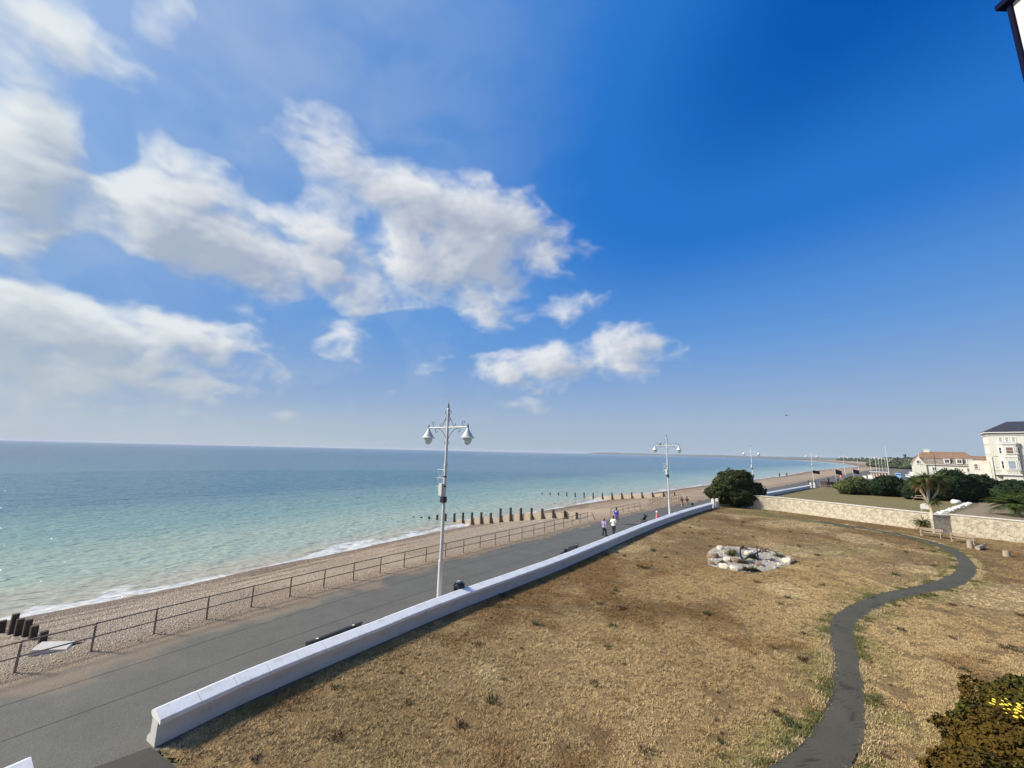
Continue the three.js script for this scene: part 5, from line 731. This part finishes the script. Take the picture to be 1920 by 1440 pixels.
{
  const t = thing('white_hotel', 'tall white seafront building with dark slate roof at the right edge', 'building', [155.2, 0, -128], -Math.PI / 4);
  part('wall', [box(20, 17.6, 13, 10, 8.8, -6.5)], mRender, t);
  part('roof', hipRoof(-0.9, 20.9, -13.9, 0.9, 17.62, 3.6, 6), mSlate, t);
  part('eaves', [box(21.6, 0.3, 14.6, 10, 17.42, -6.5), box(20.4, 0.25, 13.4, 10, 16.6, -6.5)], mTrim, t);
  const bay = part('bay', [new THREE.ExtrudeGeometry(new THREE.Shape([[1.5, -0.05], [2.5, 1.1], [5.1, 1.1], [6.1, -0.05]].map(([x, z]) => new THREE.Vector2(x, -z))), { depth: 9.2, bevelEnabled: false }).rotateX(-Math.PI / 2).translate(0, 4.4, 0)], mRender, t);
  part('cornice', [new THREE.ExtrudeGeometry(new THREE.Shape([[1.2, -0.03], [2.35, 1.35], [5.25, 1.35], [6.4, -0.03]].map(([x, z]) => new THREE.Vector2(x, -z))), { depth: 0.35, bevelEnabled: false }).rotateX(-Math.PI / 2).translate(0, 13.61, 0)], mTrim, bay);
  part('cornice', [new THREE.ExtrudeGeometry(new THREE.Shape([[1.35, -0.04], [2.42, 1.22], [5.18, 1.22], [6.25, -0.04]].map(([x, z]) => new THREE.Vector2(x, -z))), { depth: 0.22, bevelEnabled: false }).rotateX(-Math.PI / 2).translate(0, 9.6, 0)], mTrim, bay);
  for (const [y, h, p] of [[11.7, 2.0, mBlind], [7.2, 2.5, mat([0.25, 0.3, 0.36], 0.3)]]) { win(t, 1.55, h, 3.8, y, 1.1, 0, { pane: p }); win(t, 0.8, h, 2.0, y, 0.53, -0.855); win(t, 0.8, h, 5.6, y, 0.53, 0.855); }
  for (const x of [2.5, 3.8, 5.1]) win(t, 0.7, 1.5, x, 15.1, 0, 0, { pane: mat([0.3, 0.32, 0.33], 0.4) });
  for (const x of [9.2, 12.6, 16]) for (const y of [15.1, 11.7, 7.2]) win(t, 1.2, y > 14 ? 1.4 : 2.0, x, y, 0, 0, { mid: true });
  for (const z of [-2.4, -6.5, -10.5]) for (const y of [15.0, 11.7, 7.2]) win(t, 1.2, 1.9, 0, y, z, -Math.PI / 2);
  part('balcony', [box(9.5, 0.3, 2.2, 4.5, 4.25, 1.1)], mTrim, t); part('balustrade', [box(9.5, 0.08, 0.08, 4.5, 5.35, 2.15), ...Array.from({ length: 32 }, (_, i) => box(0.05, 0.95, 0.05, -0.1 + i * 0.297, 4.87, 2.15))], mDarkGrey, t);
  part('porch', [box(7, 4.0, 1.6, 5, 2.0, 0.85)], mRender, t); win(t, 1.4, 1.8, 3.4, 2.1, 1.66); part('door', [box(1.5, 2.6, 0.1, 6.6, 1.3, 1.68)], mDarkGrey, t);
  part('annexe', [box(4.4, 8.4, 5, -2.3, 4.2, -8)], mRender, t); win(t, 0.9, 1.6, -3.2, 6.4, -5.5, 0, { pane: mBlind });
}
{
  const t = thing('dormer_cottage', 'white house with brown tiled roof and three dormer windows', 'house', [152.6, 0, -151.5], -Math.PI / 4), m = part;
  m('wall', [box(17, 6.6, 9, 8.5, 3.3, -4.5)], mRender, t);
  const sk = (x0, x1, z0, z1, y0, a0, a1, b0, b1, y1) => quadGeo([[[x0, y0, z1], [x1, y0, z1], [a1, y1, b1], [a0, y1, b1]], [[x1, y0, z0], [x0, y0, z0], [a0, y1, b0], [a1, y1, b0]], [[x0, y0, z0], [x0, y0, z1], [a0, y1, b1], [a0, y1, b0]], [[x1, y0, z1], [x1, y0, z0], [a1, y1, b0], [a1, y1, b1]]]);
  const man = m('mansard', sk(-0.4, 17.4, -9.4, 0.4, 6.6, 0.9, 16.1, -8.1, -0.9, 9.0), mTileGrey, t); m('gutter', [box(17.9, 0.14, 0.16, 8.5, 6.6, 0.42)], mTrim, man);
  const roof = m('roof', sk(0.7, 16.3, -8.3, -0.7, 9.0, 3.4, 14.2, -4.6, -4.4, 11.4), mTile, t); m('chimney', [box(1.5, 2.4, 1.1, 4.6, 11.0, -4.6), box(1.7, 0.2, 1.3, 4.6, 12.25, -4.6)], mRender, roof);
  m('gable', [quadGeo([[[0.2, 6.6, 0.5], [3.8, 6.6, 0.5], [2.0, 9.6, 0.5]], [[3.8, 6.6, 0.5], [3.8, 6.6, -3], [2.0, 9.6, -3], [2.0, 9.6, 0.5]], [[0.2, 6.6, -3], [0.2, 6.6, 0.5], [2.0, 9.6, 0.5], [2.0, 9.6, -3]]]), box(3.6, 6.6, 0.5, 2.0, 3.3, 0.24)], mRender, t);
  for (const x of [9.2, 12.2, 14.6]) { const d = m('dormer', [box(1.5, 1.7, 1.6, x, 7.95, -0.35), box(1.8, 0.12, 1.8, x, 8.84, -0.3)], mTrim, t); m('pane', [box(1.0, 1.1, 0.04, x, 7.95, 0.47)], mPane, d); m('glazing_bar', [box(0.06, 1.1, 0.04, x, 7.95, 0.5)], mTrim, d); }
  for (const x of [5.8, 8.6, 11.2, 14.6]) win(t, x > 14 ? 1.8 : 1.1, 1.3, x, 5.0, 0, 0, { mid: true });
  win(t, 1.2, 1.2, 2.0, 7.4, 0.5); m('conservatory', [box(4.2, 2.6, 2.6, 14.2, 1.3, 1.32)], mTrim, t); m('garage', [box(5.5, 3.0, 5, 20, 1.5, -2.5), box(5.9, 0.16, 5.4, 20, 3.08, -2.5)], mRender, t);
}
function house(x, z, turn, w, d, h, rh, wallM, roofM, label, nWin = 3) {
  const t = thing('house', label, 'house', [x, -0.1, z], turn, 'houses of the town along the coast');
  part('wall', [box(w, h, d, 0, h / 2, 0), quadGeo([[[w / 2, h, d / 2], [w / 2, h, -d / 2], [w / 2, h + rh * 0.97, 0]], [[-w / 2, h, -d / 2], [-w / 2, h, d / 2], [-w / 2, h + rh * 0.97, 0]]])], wallM, t);
  const r = part('roof', quadGeo([[[-w / 2 - 0.4, h - 0.2, d / 2 + 0.5], [w / 2 + 0.4, h - 0.2, d / 2 + 0.5], [w / 2 + 0.4, h + rh, 0], [-w / 2 - 0.4, h + rh, 0]], [[w / 2 + 0.4, h - 0.2, -d / 2 - 0.5], [-w / 2 - 0.4, h - 0.2, -d / 2 - 0.5], [-w / 2 - 0.4, h + rh, 0], [w / 2 + 0.4, h + rh, 0]]]), roofM, t); part('chimney', [box(0.9, 1.8, 0.7, w * 0.3, h + rh + 0.2, 0)], wallM, r);
  for (let i = 0; i < nWin; i++) for (const y of h > 4.5 ? [h * 0.28, h * 0.74] : [h * 0.55]) win(t, 1.2, 1.3, -w / 2 + (i + 0.5) * w / nWin, y, d / 2);
}
house(206, -170, -0.785, 24, 11, 6.2, 4.4, mRender, mTile, 'long tan roofed house behind, between the dormer house and the white hotel', 5);
house(247, -226, -0.7, 10, 7, 5.4, 2.6, mRender, mTile, 'small house with brown roof at the left end of the cottage', 3);
house(330, -318, -0.75, 12, 8, 5, 3, mTrim, mTile, 'white house right of the tall mast above the parked cars', 3); house(372, -352, -0.7, 14, 8, 5, 3, mRender, mTile, 'cream house with tiled roof right of the white house behind the road', 3); house(402, -408, -0.8, 16, 9, 5.2, 3.2, mRender, mTile, 'long cream house in the trees behind the lamp row', 4);
house(452, -470, -0.8, 18, 8, 4.6, 2.4, mTrim, mSlate, 'low white house with dark roof behind the far beach', 4); house(585, -578, -0.8, 20, 9, 5, 3, mTrim, mTileGrey, 'white house above the bend of the far beach', 4); house(655, -660, -0.8, 16, 9, 5, 3, mTrim, mTileGrey, 'farthest white house at the edge of the distant trees', 4); house(500, -500, -0.8, 12, 8, 5, 3, mTrim, mTile, 'small white house between the far lamps', 3);
{ const t = thing('striped_kiosk', 'brown and white panelled beach kiosk below the far lamp row', 'kiosk', [158, 0, -171], -0.85); const w = 5.4; part('wall', [box(w, 2.7, 3, 0, 1.35, 0)], mRender, t); part('roof', [box(w + 0.7, 0.16, 3.8, 0, 2.8, 0.1)], mTrim, t); for (let i = 0; i < 6; i++) part('panel', [box(0.62, 2.1, 0.06, -w / 2 + 0.48 + i * 0.89, 1.25, 1.54)], i % 2 ? mat([0.2, 0.08, 0.06], 0.8) : mTile, t); part('plinth', [box(w + 1.4, 0.5, 1.4, 0, 0.25, 2.4)], mTrim, t); }
{ const t = thing('beach_shelter', 'low white shelter blocks left of the kiosk', 'shelter', [152.5, 0, -169.5], -0.85); part('block', [box(1.4, 1.5, 1.2, 0, 0.75, 0)], mTrim, t); part('block', [box(1.1, 1.1, 1.1, -1.8, 0.55, 0.5)], mTrim, t); part('lid', [box(1.7, 0.12, 1.5, 0, 1.56, 0)], mTrim, t); }
function streetLight(x, z, h, label, lean, m) { const t = thing('street_light', label, 'street light', [x, 0, z], 0, 'plain street lights near the houses'); part('column', [cyl(0.07, 0.13, h, 0, 0, 0, 8)], m, t); part('arm', [tube([[0, h - 0.1, 0], [0.15 * lean, h + 0.25, 0], [0.9 * lean, h + 0.35, 0.2]], 0.045, 10, 6)], m, t); part('head', [box(0.6, 0.12, 0.22, 1.1 * lean, h + 0.34, 0.22)], m, t); t.rotation.z = -0.02; }
streetLight(133.4, -110, 9.2, 'dark street light in front of the left side of the white hotel', 1, mDarkGrey); streetLight(134.8, -105, 10.6, 'dark street light in front of the right part of the white hotel', -1, mDarkGrey); streetLight(138.6, -130, 10.2, 'dark street light in front of the brown tiled roof', -1, mDarkGrey); streetLight(150, -146, 10.3, 'pale street light at the left end of the dormer house', 1, mPale); streetLight(131, -108.5, 6.2, 'short pale street light beside the hotel porch', 1, mPale);
// parked cars ------------------------------------------------------------------
function car(x, z, turn, paint, label, kind = 'car') {
  const t = thing('parked_' + kind, label, kind, [x, -0.04, z], turn, 'vehicles parked along the coast road'), van = kind === 'van', L = van ? 5.2 : 4.3, H = van ? 2.2 : 1.46, W = van ? 1.95 : 1.74;
  const prof = van ? [[-2.6, 0.35], [2.6, 0.35], [2.6, 0.95], [2.3, 1.2], [1.7, 2.1], [1.4, 2.2], [-2.55, 2.2], [-2.6, 1.9]] : [[-2.1, 0.32], [2.1, 0.32], [2.15, 0.62], [1.95, 0.82], [1.1, 0.93], [0.45, 1.4], [-1.1, 1.46], [-1.8, 1.0], [-2.12, 0.9]];
  const body = part('body', [new THREE.ExtrudeGeometry(new THREE.Shape(prof.map((p) => new THREE.Vector2(...p))), { depth: W - 0.16, bevelEnabled: true, bevelSize: 0.06, bevelThickness: 0.08, bevelSegments: 2 }).translate(0, 0, -(W - 0.16) / 2)], new THREE.MeshPhysicalMaterial({ color: lin(...paint), roughness: 0.35, clearcoat: 0.6 }), t);
  part('side_glass', van ? [box(0.9, 0.6, W + 0.06, 1.35, 1.55, 0)] : [box(1.5, 0.36, W + 0.04, -0.35, 1.15, 0)], mPane, t); part('windscreen', [box(0.04, van ? 0.9 : 0.62, W * 0.8, van ? 2.06 : 0.86, van ? 1.62 : 1.18, 0, 0, 0, van ? 0.6 : 0.95)], mPane, t); part('rear_window', [box(0.04, 0.45, W * 0.78, van ? -2.68 : -1.56, van ? 1.6 : 1.26, 0, 0, 0, van ? 0 : -0.95)], mPane, t);
  for (const [a, b] of [[-1, -1], [-1, 1], [1, -1], [1, 1]]) { const w = part('wheel', [new THREE.CylinderGeometry(0.33, 0.33, 0.22, 16).rotateX(Math.PI / 2).translate(a * L * 0.3, 0.33, b * (W / 2 - 0.02))], mBlack, t); part('rim', [new THREE.CylinderGeometry(0.2, 0.2, 0.24, 10).rotateX(Math.PI / 2).translate(a * L * 0.3, 0.33, b * (W / 2 - 0.02))], mPale, w); }
  for (const s of [-1, 1]) { part('headlight', [box(0.06, 0.14, 0.32, van ? 2.66 : 2.17, 0.72, s * W * 0.34)], mPale, t); part('tail_light', [box(0.06, 0.16, 0.24, van ? -2.66 : -2.15, 0.8, s * W * 0.36)], mat([0.4, 0.02, 0.02], 0.4), t); }
}
const along = Math.PI / 4;
car(128, -134.5, along, [0.02, 0.022, 0.03], 'black car parked right of the kiosk below the lamp row'); car(176, -181.5, along, [0.2, 0.42, 0.7], 'light blue van parked behind the mast', 'van'); car(205, -203, along + 0.5, [0.75, 0.75, 0.74], 'white van parked far along the road', 'van'); car(188, -189, along, [0.7, 0.7, 0.7], 'white car in front of the white van'); car(163, -157.5, along, [0.62, 0.64, 0.68], 'silver car parked on the right side of the coast road'); car(178, -171, along, [0.55, 0.2, 0.17], 'red car at the right side of the road by the houses'); car(170, -164, along, [0.7, 0.68, 0.6], 'cream car right of the silver car'); car(214, -220, along, [0.06, 0.07, 0.1], 'dark car at the far end of the parked row');
{ const t = thing('white_van', 'white box trailer parked at the foot of the white hotel', 'trailer', [131.5, 0, -112.5], along); part('body', [box(4.6, 1.9, 2, 0, 1.35, 0)], mTrim, t); part('chassis', [box(4.8, 0.2, 1.7, 0, 0.35, 0)], mDarkGrey, t); for (const s of [-1, 1]) part('wheel', [new THREE.CylinderGeometry(0.33, 0.33, 0.2, 14).rotateX(Math.PI / 2).translate(-0.4, 0.33, s * 0.95)], mBlack, t); }
{ const t = thing('low_wall', 'pale rendered boundary wall in front of the white hotel', 'wall', [142, 0, -113], -Math.PI / 4); part('panel', [box(22, 2.2, 0.3, 0, 1.1, 0)], mRender, t); part('coping', [box(22.2, 0.12, 0.45, 0, 2.27, 0)], mTrim, t); }
// far land ------------------------------------------------------------------
{
  const r = rng(404), base = leafGeo(260, 8, lobes([[0, 0.52, 0, 0.5, 0.5, 0.5], [0.35, 0.4, 0.1, 0.35, 0.36, 0.35], [-0.3, 0.36, -0.1, 0.36, 0.34, 0.34]], 0.5), 0.075, tones([0.05, 0.075, 0.03], [0.07, 0.09, 0.04], [0.04, 0.06, 0.03]));
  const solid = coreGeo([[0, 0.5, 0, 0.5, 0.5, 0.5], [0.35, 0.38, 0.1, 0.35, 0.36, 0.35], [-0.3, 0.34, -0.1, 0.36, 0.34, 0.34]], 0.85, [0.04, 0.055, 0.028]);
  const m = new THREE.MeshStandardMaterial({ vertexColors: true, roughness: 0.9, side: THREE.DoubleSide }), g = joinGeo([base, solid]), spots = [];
  const belt = (pts, n, w, h0, h1) => { const C = polyline(pts); for (let i = 0; i < n; i++) { const p = C.at(r() * C.L), o = (r() - 0.5) * w; spots.push([p.x - p.tz * o, p.z + p.tx * o, mix(h0, h1, r())]); } };
  belt([[268, -222], [330, -285], [420, -370]], 130, 40, 4, 7.5); belt([[395, -360], [440, -440], [600, -575]], 230, 60, 5, 9); belt([[560, -520], [700, -680], [830, -840]], 220, 70, 7, 12); belt([[820, -800], [1120, -1120], [1500, -1600]], 220, 120, 9, 15); belt([[1450, -1500], [1900, -2150], [2400, -2700]], 220, 200, 10, 17); belt([[215, -170], [300, -235]], 60, 40, 4, 7);
  const im = new THREE.InstancedMesh(g, m, spots.length), o = new THREE.Object3D(); spots.forEach(([x, z, h], i) => { o.position.set(x, -0.3, z); o.rotation.y = r() * 6.28; o.scale.set(h * (1.1 + 0.7 * r()), h, h * (1.1 + 0.7 * r())); o.updateMatrix(); im.setMatrixAt(i, o.matrix); const k = 0.75 + 0.5 * r(); im.setColorAt(i, lin(k, k, k)); });
  stuff('far_wood', im, 'belt of distant trees behind the far beach and town', 'trees');
}
struct('headland', gridGeo(220, 6, (u, v) => { const az = rad(mix(9.5, 47, u)), d = 11000 + v * 4000, h = (26 + 46 * fbm2(u * 9, 2, 4)) * smooth(0, 0.1, u) * Math.sin(Math.min(1, v * 1.6 + 0.02) * Math.PI * 0.55); return [Math.sin(az) * d, -4 + h, -Math.cos(az) * d]; }, null, 400), mat([0.1, 0.11, 0.06], 1, { map: grassTex }), 'low wooded headland on the horizon', 'headland');
{ const t = thing('water_tower', 'thin dark tower on the skyline between mast and brown roof', 'tower', [760, -0.2, -765], 0.3); part('shaft', [cyl(1.6, 2.2, 17, 0, 0, 0, 10)], mDarkGrey, t); part('head', [cyl(2.6, 2.0, 3, 0, 17, 0, 10)], mDarkGrey, t); }
{ const t = thing('gull', 'small gull gliding in the sky above the far lamps', 'bird', [42.3, 14.25, -60], 0.6); const w = new THREE.Shape(); w.moveTo(0, 0.1); w.quadraticCurveTo(0.3, 0.16, 0.55, 0.0); w.lineTo(0.3, -0.06); w.lineTo(0, -0.1); part('body', [ball(0.09, 0, 0, 0, 1, 0.8, 2.4, 10), new THREE.ConeGeometry(0.03, 0.1, 6).rotateX(Math.PI / 2).translate(0, 0, 0.26), box(0.1, 0.015, 0.14, 0, 0, -0.24)], mat([0.3, 0.3, 0.32], 0.8), t); for (const s of [-1, 1]) part('wing', [new THREE.ExtrudeGeometry(w, { depth: 0.015, bevelEnabled: false }).rotateX(-Math.PI / 2).scale(s, 1, 1).rotateZ(s * 0.12)], mat([0.3, 0.3, 0.32], 0.8, { side: THREE.DoubleSide }), t); }
{ const t = thing('perched_bird', 'small dark bird perched on the second lamp crossarm', 'bird', [19.6, 9.08, -51.95], 0.5); part('body', [ball(0.11, 0, 0.12, 0, 0.8, 0.9, 1.4, 10), ball(0.065, 0, 0.24, 0.12, 1, 1, 1, 8)], mDarkGrey, t); part('tail', [box(0.06, 0.02, 0.16, 0, 0.07, -0.2, 0.3, 0, 0)], mDarkGrey, t); part('legs', [rod([-0.02, 0, 0], [-0.02, 0.06, 0], 0.006), rod([0.02, 0, 0], [0.02, 0.06, 0], 0.006)], mDarkGrey, t); }
// the house the view is taken from: its side bay shows in the top right corner, the rest stands behind the viewpoint
{
  const t = thing('seafront_house', 'white house with dark blue edging, only its bay corner visible at top right', 'building', [0, 0, 0]), blue = new THREE.MeshPhysicalMaterial({ color: lin(0.006, 0.008, 0.028), roughness: 0.95, specularIntensity: 0.1 });
  part('wall', [box(44, 12, 10, 12, 6, 5.7)], mRender, t); part('roof', hipRoof(-10.8, 34.8, -0.1, 11.5, 12.02, 4, 6), mSlate, t); part('eaves', [box(45, 0.24, 11, 12, 11.9, 5.7)], mTrim, t);
  for (const x of [-7, -3.4, 12, 17, 22, 27, 31]) for (const y of [2.2, 5.6, 9.2]) { const w = win(t, 1.3, 1.9, x, y, 0.7, Math.PI); }
  const bay = part('bay', [box(3, 12.02, 3.7, 6.08, 6.01, -1.13)], mWhite, t); part('corner_trim', [box(0.03, 12.06, 0.03, 4.57, 6.03, -2.99)], blue, bay); part('eaves_trim', [box(3.14, 0.05, 3.7, 6.08, 12.05, -1.2)], blue, bay); part('bay_roof', hipRoof(4.6, 7.55, -2.96, 0.7, 12.09, 0.8, 1.4), mSlate, bay);
}
scene.fog = new THREE.FogExp2(new THREE.Color().setRGB(0.8, 0.88, 1.0), 0.00005);
console.log('all built');
renderer.render(scene, camera);
